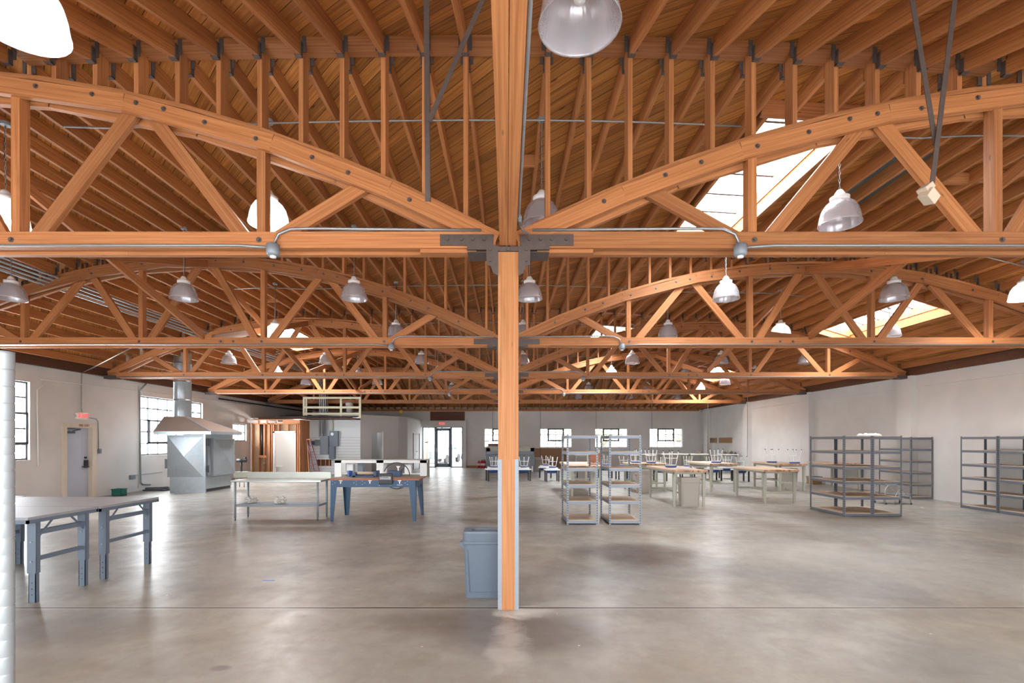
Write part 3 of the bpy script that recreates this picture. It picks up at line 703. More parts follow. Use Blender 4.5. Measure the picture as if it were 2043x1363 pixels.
# ---------------------------------------------------------------- rafters
def hanger_mesh():
    mb = MB().box(-.034, .034, -.002, .045, -.008, 0).box(-.034, -.026, -.002, .045, -.008, .13).box(.026, .034, -.002, .045, -.008, .13)
    mb.box(-.066, -.026, -.002, .006, .05, .21).box(.026, .066, -.002, .006, .05, .21); return mb
hprot = None
def hanger(parent, loc, rz):
    global hprot
    if hprot is None: hprot = hanger_mesh().build('joist_hanger', M['hanger'])
    else:
        h = hprot.copy(); COL.objects.link(h); h.parent = parent; h.location = loc; h.rotation_euler = (0, 0, rz); return
    hprot.parent = parent; hprot.location = loc; hprot.rotation_euler = (0, 0, rz)
RD = .185
rmain = MB().box(-.023, .023, 0, 4.8, 0, RD).build('rafter', M['rafter']); first = True
for bay in range(1, 5):
    ya = 5.0*bay+.1
    nb = ('first and second', 'second and third', 'third and fourth', 'fourth and fifth')[bay-1]
    for k in range(-29, 30):
        x = SP*k
        if any(s[0]-.02 < x < s[1]+.02 and s[2] > ya-1 and s[3] < ya+6 for s in SKY): continue
        if first: o = rmain; first = False
        else: o = rmain.copy(); COL.objects.link(o)
        o.location = (x, ya, deckz(x)-RD-.004)
        sd = 'left' if k < 0 else 'right'
        tag(o, 'timber rafter between the %s trusses, %s half of the roof' % (nb, sd), 'rafter', 'rafters between the %s trusses, %s half' % (nb, sd))
        if bay <= 2:
            if abs(k) < 30: hanger(o, (0, 0, 0), 0)
            if bay == 1 or abs(k) < 25: hanger(o, (0, 4.8, 0), PI)
sm = MB()
for k in range(-29, 30):
    x = SP*k
    z0, z1 = deck(x, YL), deck(x, 31.05)
    p0, p1 = (x, YL, z0-RD/2-.006), (x, 31.05, z1-RD/2-.006)
    if abs(k) <= 18:
        tag(MB().beam(p0, p1, .046, RD).build('rafter', M['rafter']), 'timber roof rafter sloping down onto the back wall', 'rafter', 'rafters sloping to the back wall')
    else: sm.beam(p0, p1, .046, RD)
tag(sm.build('rafter', M['rafter']), 'outer timber rafters sloping down onto the back wall near its corners', 'rafter', kind='stuff')
for k in range(-15, 16):
    x = SP*k
    if k == 0: continue
    z0, z1 = deck(x, -1.15), deck(x, 4.88)
    o = MB().beam((x, -1.15, z0-RD/2-.006), (x, 4.86, z1-RD/2-.006), .046, RD).build('rafter', M['rafter'])
    sd = 'left' if k < 0 else 'right'
    tag(o, 'timber roof rafter sloping down towards the viewer, %s of the overhead beam' % sd, 'rafter', 'rafters sloping to the front wall, %s' % sd)
    if abs(k) < 14: hanger(o, (x, 4.9, z1-RD-.012), PI)
# wall plates
for s in (-1, 1):
    tag(MB().box(min(s*(WX-.14), s*(WX-.02)), max(s*(WX-.14), s*(WX-.02)), -1.1, 31.0, WT, 3.83).build('wall_plate', M['browntimber']), 'dark timber plate beam along the top of the %s wall' % ('left' if s < 0 else 'right'), 'beam')
tag(MB().box(-WX+.2, WX-.2, 30.98, 31.09, 3.5, 3.66).build('wall_plate', M['fir']), 'dark timber ledger along the top of the back wall', 'beam')
# blocking seen between rafters
bl = []
for (x, y, s_) in ((-7.1, 6.6, 0), (-7.5, 7.0, 0), (.2, 6.9, 0), (5.2, 12.4, 0), (-3.4, 11.2, 0), (-8.3, 11.8, 0), (6.3, 7.0, 0), (6.7, 6.9, 0), (-6.3, 13.4, 0)):
    k = math.floor(x/SP); xa = k*SP+.023; xb = xa+SP-.046; z = (deckz(xa)+deckz(xb))/2-.11
    bl.append(((xa+xb)/2, y))
    tag(MB().box(xa, xb, y, y+.045, z-.075, z+.08).build('blocking_board', M['fir']), 'short timber block set between two rafters %s' % ('at left' if x < -1 else 'at right' if x > 1 else 'over the middle'), 'blocking', 'blocking between rafters')
# skylights
where = ['large skylight nearest the camera over the right span', 'skylight high above the grey steel shelves against the right slope', 'small skylight far back over the middle of the right span', 'farthest skylight on the right slope', 'skylight on the left slope half hidden behind a glowing lamp']
for i, s in enumerate(SKY):
    x0, x1, y0, y1, _ = s
    r = empty('skylight', ((x0+x1)/2, y0, deckz((x0+x1)/2)), label=where[i], cat='skylight')
    zf = lambda x: deckz(x)
    ox, oy, oz = r.location
    def put(mb, nm, m, **k):
        o = mb.build(nm, m, r, **k); o.location = (-ox, -oy, -oz); return o
    def side(xa, h0, h1, t): return MB().beam((xa, y0-.05, zf(xa)+(h0+h1)/2), (xa, y1+.05, zf(xa)+(h0+h1)/2), t, h1-h0)
    # stub rafters and headers
    for yy in (y0-.03, y1+.03):
        hd = MB(); hd.beam((x0-.1, yy, zf(x0-.1)-.1), (x1+.1, yy, zf(x1+.1)-.1), .045, RD); put(hd, 'header', M['fir'])
    put(side(x0-.025, -.19, .16, .046), 'curb_board', M['fir']); put(side(x1+.025, -.19, .16, .046), 'curb_board', M['fir'])
    put(side(x1+.0, .02, .2, .03), 'inner_lining', M['fir_light'])
    for yy in (y0+.0, y1-.0): put(MB().beam((x0, yy, zf(x0)+.07), (x1, yy, zf(x1)+.07), .04, .2), 'curb_end', M['fir'])
    n = int(round((y1-y0)/.6)); 
    for j in range(1, n):
        yy = y0+(y1-y0)*j/n; put(MB().beam((x0, yy, zf(x0)+.2), (x1, yy, zf(x1)+.2), .042, .03), 'glazing_bar', M['darkgrey'])
    g = MB(); g.poly([(x0, y0, zf(x0)+.22), (x0, y1, zf(x0)+.22), (x1, y1, zf(x1)+.22), (x1, y0, zf(x1)+.22)]); put(g, 'glass_pane', M['frost'])
    bayn = int(y0//5); ya, yb_ = 5.0*bayn+.1, 5.0*bayn+4.9
    for k in range(-29, 30):
        x = SP*k
        if x0-.02 < x < x1+.02:
            for a, b_ in ((ya, y0-.06), (y1+.06, yb_)):
                if b_-a > .1: put(MB().box(x-.023, x+.023, a, b_, zf(x)-RD-.004, zf(x)-.004), 'stub_rafter', M['rafter'])
# ---------------------------------------------------------------- lamps
def make_lamp(lit=False):
    r = empty('pendant_lamp', (0, 0, 0))
    prof = [(.088, .275), (.115, .262), (.155, .228), (.19, .17), (.21, .10), (.221, .03), (.229, .0), (.225, -.006), (.217, .004), (.206, .10), (.186, .168), (.151, .223), (.112, .256), (.08, .27)]
    MB().lathe(prof, seg=28).build('lamp_shade', M['shadelit'] if lit else M['shade'], r)
    MB().lathe([(.0, .262), (.1, .268), (.104, .318), (.098, .32), (.06, .328), (.055, .36), (.03, .40), (0, .40)], seg=18).build('lamp_cap', M['whitemetal'], r)
    if lit:
        ld_ = bpy.data.lights.new('lamp_glow', 'POINT'); ld_.specular_factor = .25; ld_.energy = 70; ld_.color = (1, .97, .92); ld_.shadow_soft_size = .04
        lo_ = bpy.data.objects.new('lamp_glow', ld_); COL.objects.link(lo_); lo_.parent = r; lo_.location = (0, 0, .07)
    MB().lathe([(0, .12), (.03, .13), (.042, .18), (.03, .22), (.02, .262)], seg=10).build('bulb', M['bulb'] if lit else M['white'], r)
    return r
lampA, lampB = make_lamp(False), make_lamp(True)
index_children()
rows = [(2.75, 3.93, [(-2.68, 1), (.4, 0)], 'in front of the first truss'),
        (5.9, 4.2, [(-5.9, 1), (-2.8, 1), (.41, 0), (3.92, 0)], 'just behind the first truss'),
        (8.8, 4.14, [(-8.7, 0), (-5.67, 0), (-2.68, 0), (.40, 0), (3.85, 0), (6.8, 0), (9.1, 1)], 'before the second truss'),
        (11.9, 4.13, [(-5.5, 1), (-2.63, 0), (.39, 0), (3.83, 0), (6.5, 1), (9.1, 0)], 'beyond the second truss'),
        (15.7, 4.08, [(-8.7, 0), (-5.65, 0), (-2.67, 0), (.5, 0), (3.93, 0), (6.72, 0), (9.35, 0)], 'just beyond the third truss'),
        (18.9, 4.1, [(-8.65, 0), (-5.63, 0), (-2.6, 0), (.5, 0), (3.95, 1), (6.75, 0), (9.35, 0)], 'before the fourth truss'),
        (21.7, 4.1, [(-8.7, 0), (-5.6, 0), (9.45, 0)], 'beyond the fourth truss'),
        (24.2, 4.1, [(-2.65, 0), (3.95, 0), (6.8, 0), (9.35, 1)], 'before the fifth truss'),
        (27.7, 4.0, [(3.95, 0), (6.8, 0), (9.45, 0)], 'beyond the fifth truss')]
firstA = firstB = True
def beamz(x, y): return deck(x, y)-.2
nm = ['first', 'second', 'third', 'fourth', 'fifth', 'sixth', 'seventh']
chain_proto = {}
for yy, zb, xs_, txt in rows:
    for i, (x, lit) in enumerate(xs_):
        lab = '%s bell lamp %s, %s from left in its row' % ('glowing' if lit else 'ribbed', txt, nm[i])
        if lit:
            o = lampB if firstB else copy_tree(lampB); firstB = False
        else:
            o = lampA if firstA else copy_tree(lampA); firstA = False
        zz = min(zb, arch(x)-.5) if abs(x) > 8 and False else zb
        o.location = (x, yy, zz); o.rotation_euler = (0, 0, random.random()*3)
        tag(o, lab, 'pendant lamp', 'bell lamps hanging %s' % txt)
        top = beamz(x, yy)-zz
        ch = MB(); n = max(2, int((top-.4)/.045)) if yy < 10 else 1
        if n == 1: ch.tube([(0, 0, .4), (0, 0, top)], .007, 5)
        else:
            L = (top-.4)/n
            for j in range(n):
                z0 = .4+j*L; a = (j % 2)*PI/2; dx, dy = math.cos(a)*.009, math.sin(a)*.009
                ch.tube([(0, 0, z0-.004), (dx, dy, z0+L*.3), (dx, dy, z0+L*.7), (0, 0, z0+L+.004)], .0035, 5, False).tube([(0, 0, z0-.004), (-dx, -dy, z0+L*.3), (-dx, -dy, z0+L*.7), (0, 0, z0+L+.004)], .0035, 5, False)
        ch.build('chain', M['conduit'], o)
        MB().tube([(.012, 0, .4), (.022, .0, .4+(top-.4)*.35), (.016, .01, .4+(top-.4)*.7), (.01, 0, top)], .004, 5).build('power_cord', M['black'], o)
        MB().lathe([(0, 0), (.05, 0), (.05, .035), (0, .035)], (0, 0, top-.0), 12, smooth=False).build('junction_box', M['galvflat'], o)

# ---------------------------------------------------------------- conduits
def conduit(pts, r, label, m='conduit', seg=6, name='conduit', group=None, cat='conduit'):
    return tag(MB().tube(pts, r, seg).build(name, M[m]), label, cat, group)
def rowline(y, x0, x1, dz=.21, n=14): return [(x0+(x1-x0)*i/n, y, deckz(x0+(x1-x0)*i/n)-dz) for i in range(n+1)]
conduit(rowline(5.88, -5.2, 2.75), .011, 'thin white conduit curving under the rafters just behind the first truss, left part')
conduit(rowline(5.88, 3.9, 6.6), .011, 'thin white conduit curving under the rafters right of the nearest skylight')
for i, (yy, x0, x1, t) in enumerate(((8.9, -9.5, -1.2, 'before the second truss, left side'), (8.9, 3.9, 9.8, 'before the second truss, right side'), (12.1, -6.8, 7.2, 'beyond the second truss'), (15.9, -9.3, 9.3, 'beyond the third truss'), (19.0, -9.3, 9.3, 'before the fourth truss'), (21.8, -8.8, 9.0, 'beyond the fourth truss'))):
    conduit(rowline(yy, x0, x1), .011, 'thin conduit run under the rafters '+t)
for i in range(4):
    x = -8.86-.09*i
    z = deckz(x)-.27-.02*i
    conduit([(x, 5.2, z), (x, 24.2-.06*i, z), (x, 24.42, z-.1), (x+.02, 24.46, 3.4), (x+.02, 24.5, 2.0)], .02, 'long grey pipe in a bundle of four running back under the left rafters', 'galv', group='bundle of pipes under the left rafters')
# conduits on the bottom chords, with drop boxes
for k in range(1, 5):
    y = 5.0*k-.13
    nmk = ordn[k-1] if k > 1 else 'first'
    for s in (-1, 1):
        xb = s*2.28 if s < 0 else 2.3
        sd = 'left' if s < 0 else 'right'
        pts = [(s*.25, y, 3.70), (s*1.9, y, 3.715), (s*2.1, y, 3.71), (s*2.22, y, 3.66), (s*2.26, y, 3.56)]
        conduit(pts, .013, 'curved conduit dropping over the %s truss chord on the %s side' % (nmk, sd), 'galv')
        r = empty('junction_box', (s*2.27, y, 3.47), label='round grey junction box under the %s truss chord, %s side' % (nmk, sd), cat='junction box')
        MB().lathe([(0, .09), (.06, .088), (.062, .0), (.05, -.02), (0, -.022)], seg=14).build('box_body', M['galvflat'], r)
        MB().lathe([(0, -.02), (.03, -.022), (.028, -.04), (0, -.042)], seg=12).build('sensor', M['whitemetal'], r)
        conduit([(s*2.32, y, 3.53), (s*2.6, y, 3.55), (s*11.5, y, 3.55)], .015, 'long straight conduit along the %s truss chord, %s side' % (nmk, sd), 'conduit')
        if k == 1:
            for t in (3.2, 5.4, 7.4):
                pass
# steel hanger straps near the camera
st = empty('steel_hanger', (-.62, 3.9, 3.5), label='brown steel angle hanger dangling ahead of the left arch', cat='steel hanger')
D0 = 3.6
def rel(o, p): return Vector(p)-Vector(o.location)
def seg(px, py, D=D0): return P(px, py, D)
MB().beam(rel(st, seg(853, 402)), rel(st, seg(850, -45)), .035, .006, up=(0, 1, 0)).beam(rel(st, seg(858.5, 402)), rel(st, seg(855.5, -45)), .004, .03, up=(0, 1, 0)).build('vertical_angle', M['steel'], st)
MB().beam(rel(st, seg(856, 242, D0-.02)), rel(st, seg(985, -50, 3.58)), .035, .006, up=(0, 1, 0)).build('inclined_angle', M['steel'], st)
st = empty('steel_hanger', (3.3, 3.9, 3.5), label='brown steel V hanger with a wood block dangling by the right arch', cat='steel hanger')
MB().beam(rel(st, seg(1817, -20)), rel(st, seg(1867, 290)), .035, .006, up=(0, 1, 0)).build('inclined_angle', M['steel'], st)
MB().beam(rel(st, seg(1908, -25)), rel(st, seg(1858, 382, D0-.02)), .035, .006, up=(0, 1, 0)).build('vertical_angle', M['steel'], st)
c_ = seg(1853, 392)
o = MB().box(-.05, .05, -.04, .04, -.035, .035).build('wood_block', M['particle'], st, .005); o.location = rel(st, c_); o.rotation_euler = (.3, .5, .4)
o = MB().box(-.045, .0, -.03, .05, -.05, .02).build('wood_block', M['particle'], st, .005); o.location = rel(st, c_)+Vector((.01, 0, .05)); o.rotation_euler = (.1, .9, .2)
# roof flashing patches
tag(MB().poly([(4.9, 6.6, deckz(4.9)-.006), (4.9, 8.0, deckz(4.9)-.006), (5.65, 8.0, deckz(5.65)-.006), (5.65, 6.6, deckz(5.65)-.006)]).build('metal_patch', M['bluegreysteel']), 'blue-grey metal patch on the roof boards behind the right hanging lamp', 'metal patch')
# white banded pole at the frame's left edge
r = empty('pole', (-2.03, 2.02, 0), label='white banded metal pole standing at the near left edge', cat='pole')
pr = [(0, 2.01), (.036, 2.01)]
z = 2.0
while z > .02: pr += [(.036, z), (.036, z-.055), (.0345, z-.058), (.0345, z-.062), (.036, z-.065)]; z -= .068
pr += [(.036, .015), (.0, .015)]
MB().lathe(pr, seg=20).build('pole_shaft', mat('pole_white', lin(160, 164, 167), .45, .3), r)
MB().lathe([(0, 0), (.07, 0), (.07, .015), (0, .015)], seg=20, smooth=False).build('base_plate', M['galvflat'], r)

# ---------------------------------------------------------------- wall services, left side
def wl(px, py):   # a point on the left wall face
    D = WX/((CX-px)/F); return Vector((-WX+.03, D, EYE+(CY-py)/F*D))
conduit([wl(78, 757), wl(500, 808)], .012, 'horizontal painted conduit along the upper left wall', 'pvcw')
conduit([wl(84, 760), wl(84, 770), wl(72, 778), wl(74, 925), wl(73, 930)], .02, 'white vent pipe dropping beside the large left window', 'pvcw')
conduit([P(262, 694, 10.2), P(165, 735, 13.9)+Vector((.25, 0, 0)), wl(161, 744), wl(160, 815), wl(163, 828)], .012, 'conduit running from the second truss down to the exit sign', 'conduit')
conduit([wl(177, 834), wl(190, 836), wl(194, 842), wl(195, 905)], .014, 'grey conduit dropping from the exit sign beside the door frame', 'galv')
conduit([P(296, 762, 16.8), P(278, 780, 16.4)+Vector((0, 0, 0)), wl(277, 783), wl(279, 962), wl(283, 967), wl(298, 967)], .026, 'grey gas pipe rising beside the tall left windows', 'galv')
conduit([wl(274, 770), wl(274, 974)], .012, 'thin conduit beside the grey gas pipe', 'pvcw')
conduit([wl(262, 949), wl(300, 945), wl(322, 942)], .01, 'thin conduit from the socket towards the oven', 'galv')
tag(MB().box(-WX, -WX+.07, 16.05, 16.25, .42, .55).build('socket_box', M['panelgrey']), 'small grey socket box low on the left wall before the oven', 'socket')
tag(MB().box(-WX, -WX+.06, 14.82, 14.9, 1.28, 1.42).box(-WX+.06, -WX+.07, 14.83, 14.89, 1.32, 1.36).build('switch_box', M['panelgrey']), 'small grey switch box right of the exit door frame', 'switch')
r = empty('crate', (-11.75, 15.2, 0), label='small green crate on the floor right of the exit door', cat='crate')
cr = MB().box(-.14, .14, -.12, .12, 0, .012)
for a in ((-.14, -.13, -.12, .12), (.13, .14, -.12, .12), (-.14, .14, -.12, -.11), (-.14, .14, .11, .12)): cr.box(a[0], a[1], a[2], a[3], 0, .2)
cr.build('crate_body', M['green'], r); MB().box(-.155, .155, -.135, -.12, .18, .2).box(-.155, .155, .12, .135, .18, .2).box(-.155, -.14, -.135, .135, .18, .2).box(.14, .155, -.135, .135, .18, .2).build('crate_rim', M['green'], r)

# ---------------------------------------------------------------- oven with hood and flue
ov = empty('oven', (-10.15, 16.65, 0), label='galvanised sheet-metal oven with sloping hood and flue below the left windows', cat='oven')
X0, X1, OY0, OY1 = -.62, .60, -.75, .75
def pyr(mb, y, x0, x1, z0, z1, ap, ax='y'):
    """cross-broken panel"""
    c = ((x0+x1)/2, (z0+z1)/2)
    pts = [(x0, z0), (x1, z0), (x1, z1), (x0, z1)]
    for i in range(4):
        a, b_ = pts[i], pts[(i+1) % 4]
        if ax == 'y': mb.poly([(a[0], y, a[1]), (b_[0], y, b_[1]), (c[0], y-ap, c[1])])
        else: mb.poly([(y, a[0], a[1]), (y, b_[0], b_[1]), (y+ap, c[0], c[1])])
bd = MB().box(X0, X1-.03, OY0+.004, OY1, .5, 1.84); pyr(bd, OY0+.002, X0, X1-.07, .5, 1.82, .09)
bd.build('oven_body', M['galv'], ov, fixn=False)
MB().box(X0+.08, X1-.03, OY0, OY1, 0, .5).build('plinth', M['galv'], ov)
MB().box(X1-.06, X1-.0, OY0-.015, OY0+.04, 0, 1.86).build('corner_post', M['galv'], ov)
MB().box(X1-.03, X1-.005, OY0+.04, OY1, .12, .48).build('lower_side_panel', M['galv'], ov); MB().box(X1-.03, X1-.003, OY0+.04, OY1, 1.76, 1.86).build('upper_side_panel', M['galv'], ov)
MB().box(X1-.03, X1-.02, OY0+.05, OY1-.05, .03, .12).build('gap_shade', M['black'], ov)  # black strip stands in for the shade beneath the raised side panel
dr = MB().box(X1+.03, X1+.1, OY0+.25, OY1+.02, .53, 1.73); pyr(dr, X1+.102, OY0+.3, OY1-.0, .58, 1.7, .07, 'x')
dd = dr.build('oven_door', M['galv'], ov)
MB().box(X1-.03, X1+.03, OY0+.08, OY0+.25, .55, 1.72).build('door_jamb', M['galvflat'], ov)
hg = MB()
for z in (.66, 1.5): hg.box(X1-.005, X1+.05, OY0+.04, OY0+.1, z, z+.2); hg.tube([(X1+.05, OY0+.08, z-.02), (X1+.05, OY0+.08, z+.22)], .015, 8)
hg.build('hinge', M['darkgrey'], ov)
MB().box(X1+.105, X1+.108, OY0+.5, OY0+.75, 1.52, 1.56).build('name_plate', M['darkgrey'], dd)
MB().box(X1+.105, X1+.108, OY1-.2, OY1+.0, 1.18, 1.24).build('warning_label', M['olive'], dd)
MB().box(X1+.105, X1+.108, OY1-.5, OY1-.25, .72, .76).build('maker_plate', M['brownroll'], dd)
hx0, hx1, hy0, hy1 = -.82, .98, -1.08, .72
MB().box(hx0, hx1, hy0, hy0+.015, 1.855, 1.95).box(hx0, hx1, hy1-.015, hy1, 1.855, 1.95).box(hx0, hx0+.015, hy0, hy1, 1.855, 1.95).box(hx1-.015, hx1, hy0, hy1, 1.855, 1.95).build('hood_rim', M['galv'], ov)
t = (-.79, -.12, -.62, .1); hz, tz = 1.95, 2.43
hm = MB(); a = [(hx0, hy0, hz), (hx1, hy0, hz), (hx1, hy1, hz), (hx0, hy1, hz)]; b2 = [(t[0], t[2], tz), (t[1], t[2], tz), (t[1], t[3], tz), (t[0], t[3], tz)]
for i in range(4): j = (i+1) % 4; hm.poly([a[i], a[j], b2[j], b2[i]])
hm.poly(b2); hm.build('hood', M['hood'], ov)
se = MB(); se.beam(Vector(a[1]), Vector(b2[1]), .025, .02).beam(Vector(a[2]), Vector(b2[2]), .025, .02).beam(Vector(a[0]), Vector(b2[0]), .02, .02); se.build('hood_seam', M['galvflat'], ov)
fz = deckz(-10.6)-.02
fp = [(.0, fz)]; pr = []
z = 2.42
while z < fz-.6: pr += [(.255, z), (.255, z+.53), (.262, z+.535), (.262, z+.555), (.255, z+.56)]; z += .6
pr += [(.255, z), (.255, fz)]
MB().lathe(pr, (-.45, -.26, 0), 28).build('flue', M['galv'], ov)
MB().box(X0-.24, X0, -.45, -.25, .78, 1.05).box(X0-.27, X0-.23, -.47, -.23, .76, 1.07).build('burner_box', M['galvflat'], ov)
# appliances beyond the oven
r = empty('gas_burner', (-9.45, 17.95, 0), label='dark burner unit on a pale stand behind the oven', cat='burner')
MB().box(-.25, .15, -.15, .2, .35, .4).tube([(-.2, -.1, 0), (-.2, -.1, .36)], .02, 6).tube([(.1, -.1, 0), (.1, -.1, .36)], .02, 6).tube([(.1, .15, 0), (.1, .15, .36)], .02, 6).tube([(-.2, .15, 0), (-.2, .15, .36)], .02, 6).box(-.25, .15, -.15, .2, .4, .55).build('stand', M['sage'], r)
MB().tube([(-.2, 0, .95), (.12, 0, .95)], .07, 12).tube([(-.05, 0, .55), (-.05, 0, .92)], .03, 8).tube([(.05, 0, 1.0), (.12, 0, 1.07)], .03, 8).build('burner_head', M['black'], r)
tag(MB().box(-.5, .2, -.15, .3, 0, .05).tube([(-.5, 0, .06), (.2, .05, .09)], .05, 8).tube([(-.4, -.1, .05), (.15, -.12, .06)], .03, 8).build('scrap_pile', M['darkgrey'], loc=(-11.45, 16.6, 0)), 'dark pipe offcuts on the floor against the left wall by the oven', 'pipe offcuts')

# ---------------------------------------------------------------- adjustable grey worktables at left
def leg_frame(mb_x, y0, y1, root, h):
    """two adjustable channel legs joined across, at local x"""
    for y, s in ((y0, 1), (y1, -1)):
        l = MB().box(mb_x-.045, mb_x-.037, y-.025, y+.025, .3, h).box(mb_x+.037, mb_x+.045, y-.025, y+.025, .3, h).box(mb_x-.045, mb_x+.045, y-.027, y-.021, .3, h)
        l.box(mb_x-.036, mb_x-.03, y-.02, y+.022, 0, .45).box(mb_x+.03, mb_x+.036, y-.02, y+.022, 0, .45).box(mb_x-.036, mb_x+.036, y-.02, y-.014, 0, .45)
        l.box(mb_x-.037, mb_x+.037, y-.014, y+.02, 0, .45).box(mb_x-.036, mb_x+.036, y-.015, y+.02, .45, h)
        leg = l.build('leg', M['greymetal'], root)
        bo = MB()
        for z in (.42, .62): bo.tube([(mb_x+.0, y-.028, z), (mb_x+.0, y-.036, z)], .009, 8)
        for z in (.08, .14, .2): bo.tube([(mb_x, y-.0205, z), (mb_x, y-.022, z)], .007, 8, mi=1)
        bo.build('leg_bolt', [M['galvflat'], M['black']], leg)
    c = MB().box(mb_x-.02, mb_x+.02, y0+.03, y1-.03, .42, .46).box(mb_x-.02, mb_x+.02, y0+.03, y1-.03, h-.16, h-.11)
    c.build('cross_rail', M['greymetal'], root)
    MB().beam((mb_x+.03, y0-.3 if False else y0+.02, h-.16), (mb_x+.03, y0-.0, h), .01, .02).build('gusset', M['greymetal'], root)
def grey_table(y0, y1, x0, x1, label):
    h = .855; r = empty('work_table', ((x0+x1)/2, (y0+y1)/2, 0), label=label, cat='work table', group='grey adjustable work tables')
    w, d_ = (x1-x0)/2, (y1-y0)/2
    MB().box(-w, w, -d_, d_, h, h+.03).build('table_top', M['greytop'], r, .003)
    MB().box(-w, w, -d_, -d_+.02, h-.035, h).box(-w, w, d_-.02, d_, h-.035, h).box(-w, -w+.02, -d_, d_, h-.035, h).box(w-.02, w, -d_, d_, h-.035, h).build('edge_rail', M['greymetal'], r)
    for x in (w-.06, -w+.12):
        leg_frame(x, -d_+.13, d_-.13, r, h-.01)
    for ys_ in (-1, 1):
        MB().beam((w-.04, ys_*(d_-.32), h-.03), (w-.04, ys_*(d_-.13), h-.22), .006, .022).build('diagonal_brace', M['greymetal'], r)
    return r
g1 = grey_table(5.0, 5.86, -6.66, -4.78, 'grey adjustable work table nearest the camera at left')
g2 = grey_table(5.87, 6.86, -6.66, -4.76, 'grey adjustable work table end to end behind the nearest one')
g3 = grey_table(5.9, 6.98, -8.56, -6.69, 'grey adjustable work table beyond the joined pair by the pole')
MB().box(.94-.5-.94, .94-.32-.94, -.436, -.432, .83, .85).build('paper_label', M['paper'], g1)

# ---------------------------------------------------------------- stainless table
r = empty('steel_table', (-4.77, 10.65, 0), label='long stainless steel table with backsplash and lower shelf', cat='table')
w = .935
MB().box(-w, w, -.31, .3, .80, .835).build('table_top', M['stain'], r, .004)
MB().box(-w+.05, w, .28, .3, .835, .97).box(-w+.05, w, .27, .3, .955, .975).build('backsplash', M['stainb'], r)
MB().box(-w+.06, w-.06, -.26, .26, .285, .33).build('lower_shelf', M['galvflat'], r, .003)
for x in (-w+.08, w-.08):
    for y in (-.27, .25):
        l = MB().tube([(x, y, .06), (x, y, .8)], .022, 12).build('leg', M['galvflat'], r)
        MB().tube([(x, y, 0), (x, y, .06)], .013, 8).build('foot', M['darkgrey'], l)
for (x, y, nme, lb) in ((-.0, -.08, 'plastic_bag', 'crumpled clear plastic bundle at the middle of the steel table shelf'), (-.68, .05, 'plastic_bag', 'crumpled clear plastic bundle at the left end of the steel table shelf')):
    import bmesh
    bm = bmesh.new(); bmesh.ops.create_icosphere(bm, subdivisions=3, radius=.1)
    for v in bm.verts:
        n = v.co.normalized(); q = 1+.3*math.sin(n.x*9+x*5)*math.cos(n.y*11)+.22*math.sin(n.z*13+n.x*7)
        v.co = Vector((n.x*.115, n.y*.1, n.z*.075))*q
        if v.co.z < -.06: v.co.z = -.06
    me = bpy.data.meshes.new(nme); bm.to_mesh(me); bm.free(); me.materials.append(mat('crumpled_plastic', lin(196, 194, 188), .35))
    o = bpy.data.objects.new(nme, me); COL.objects.link(o); o.location = (-4.77+x, 10.65+y, .392); tag(o, lb, 'plastic bag')

# ---------------------------------------------------------------- blue slab roller table
cx_, y_ = -2.72, 10.28
r = empty('slab_roller_table', (cx_, y_, 0), label='blue steel table with tapered legs and a tan board top', cat='work table')
w = .92
MB().box(-w, w, 0, .96, .845, .865).build('table_top', mat('tan_board', lin(168, 146, 126), .6, noise=.05), r)
MB().box(-w-.003, w+.003, -.004, .0, .843, .867).box(w, w+.004, -.004, .964, .843, .867).box(-w-.004, -w, -.004, .964, .843, .867).build('edge_band', mat('red_edge', lin(170, 96, 66), .6), r)
ap = MB().box(-w+.02, w-.07, .02, .026, .70, .845).box(-w+.02, w-.07, .90, .906, .70, .845).box(-w+.02, -w+.026, .02, .9, .70, .845).box(w-.076, w-.07, .02, .9, .70, .845)
ap.build('apron', M['blue'], r)
def tleg(x0, x1, xb0, xb1, y, yd, sd):
    l = MB().prism([(x0, .70), (x1, .70), (xb1, 0), (xb0, 0)], 'y', y, y+.006)
    xs0, xb = (x0, xb0) if sd < 0 else (x1, xb1)
    l.poly([(xs0, y, .70), (xs0, y+yd*.13, .70), (xb, y+yd*.05, 0), (xb, y, 0)]); l.poly([(xs0-.005*sd, y, .70), (xs0-.005*sd, y+yd*.13, .70), (xb-.005*sd, y+yd*.05, 0), (xb-.005*sd, y, 0)][::-1])
    l.build('leg', M['blue'], r, fixn=False)
tleg(-w+.02, -w+.15, -w+.015, -w+.08, .014, 1, -1); tleg(w-.21, w-.07, w-.13, w-.07, .014, 1, 1)
tleg(-w+.02, -w+.17, -w+.045, -w+.12, .906, -1, -1); tleg(w-.21, w-.07, w-.11, w-.05, .906, -1, 1)
sc = MB()
for x in (-.86, -.86, -.81, -.42, -.37, -.37, -.25, -.25, -.2, .12, .32, .62, .665, .665):
    pass
for x, z in ((-.86, .822), (-.86, .755), (-.81, .788), (-.42, .788), (-.37, .755), (-.37, .822), (-.25, .822), (-.25, .755), (-.2, .788), (.1, .735), (.34, .735), (.63, .788), (.68, .822), (.68, .755)):
    sc.tube([(x, .02, z), (x, .014, z)], .006, 6)
for x in (-.69, -.09, .52): sc.box(x-.035, x+.035, .012, .02, .825, .842).box(x-.012, x+.012, .008, .02, .775, .82).tube([(x, .012, .785), (x, .004, .785)], .014, 8)
sc.box(.465, .575, .012, .02, .743, .75)
sc.build('fixing_plate', M['whitemetal'], r)
cb = MB().box(.11, .385, -.06, .02, .765, .985).build('control_box', M['black'], r, .012)
MB().box(.13, .355, -.064, -.06, .86, .925).build('control_label', mat('label_grey', lin(168, 172, 178), .5), cb)
lt = MB()
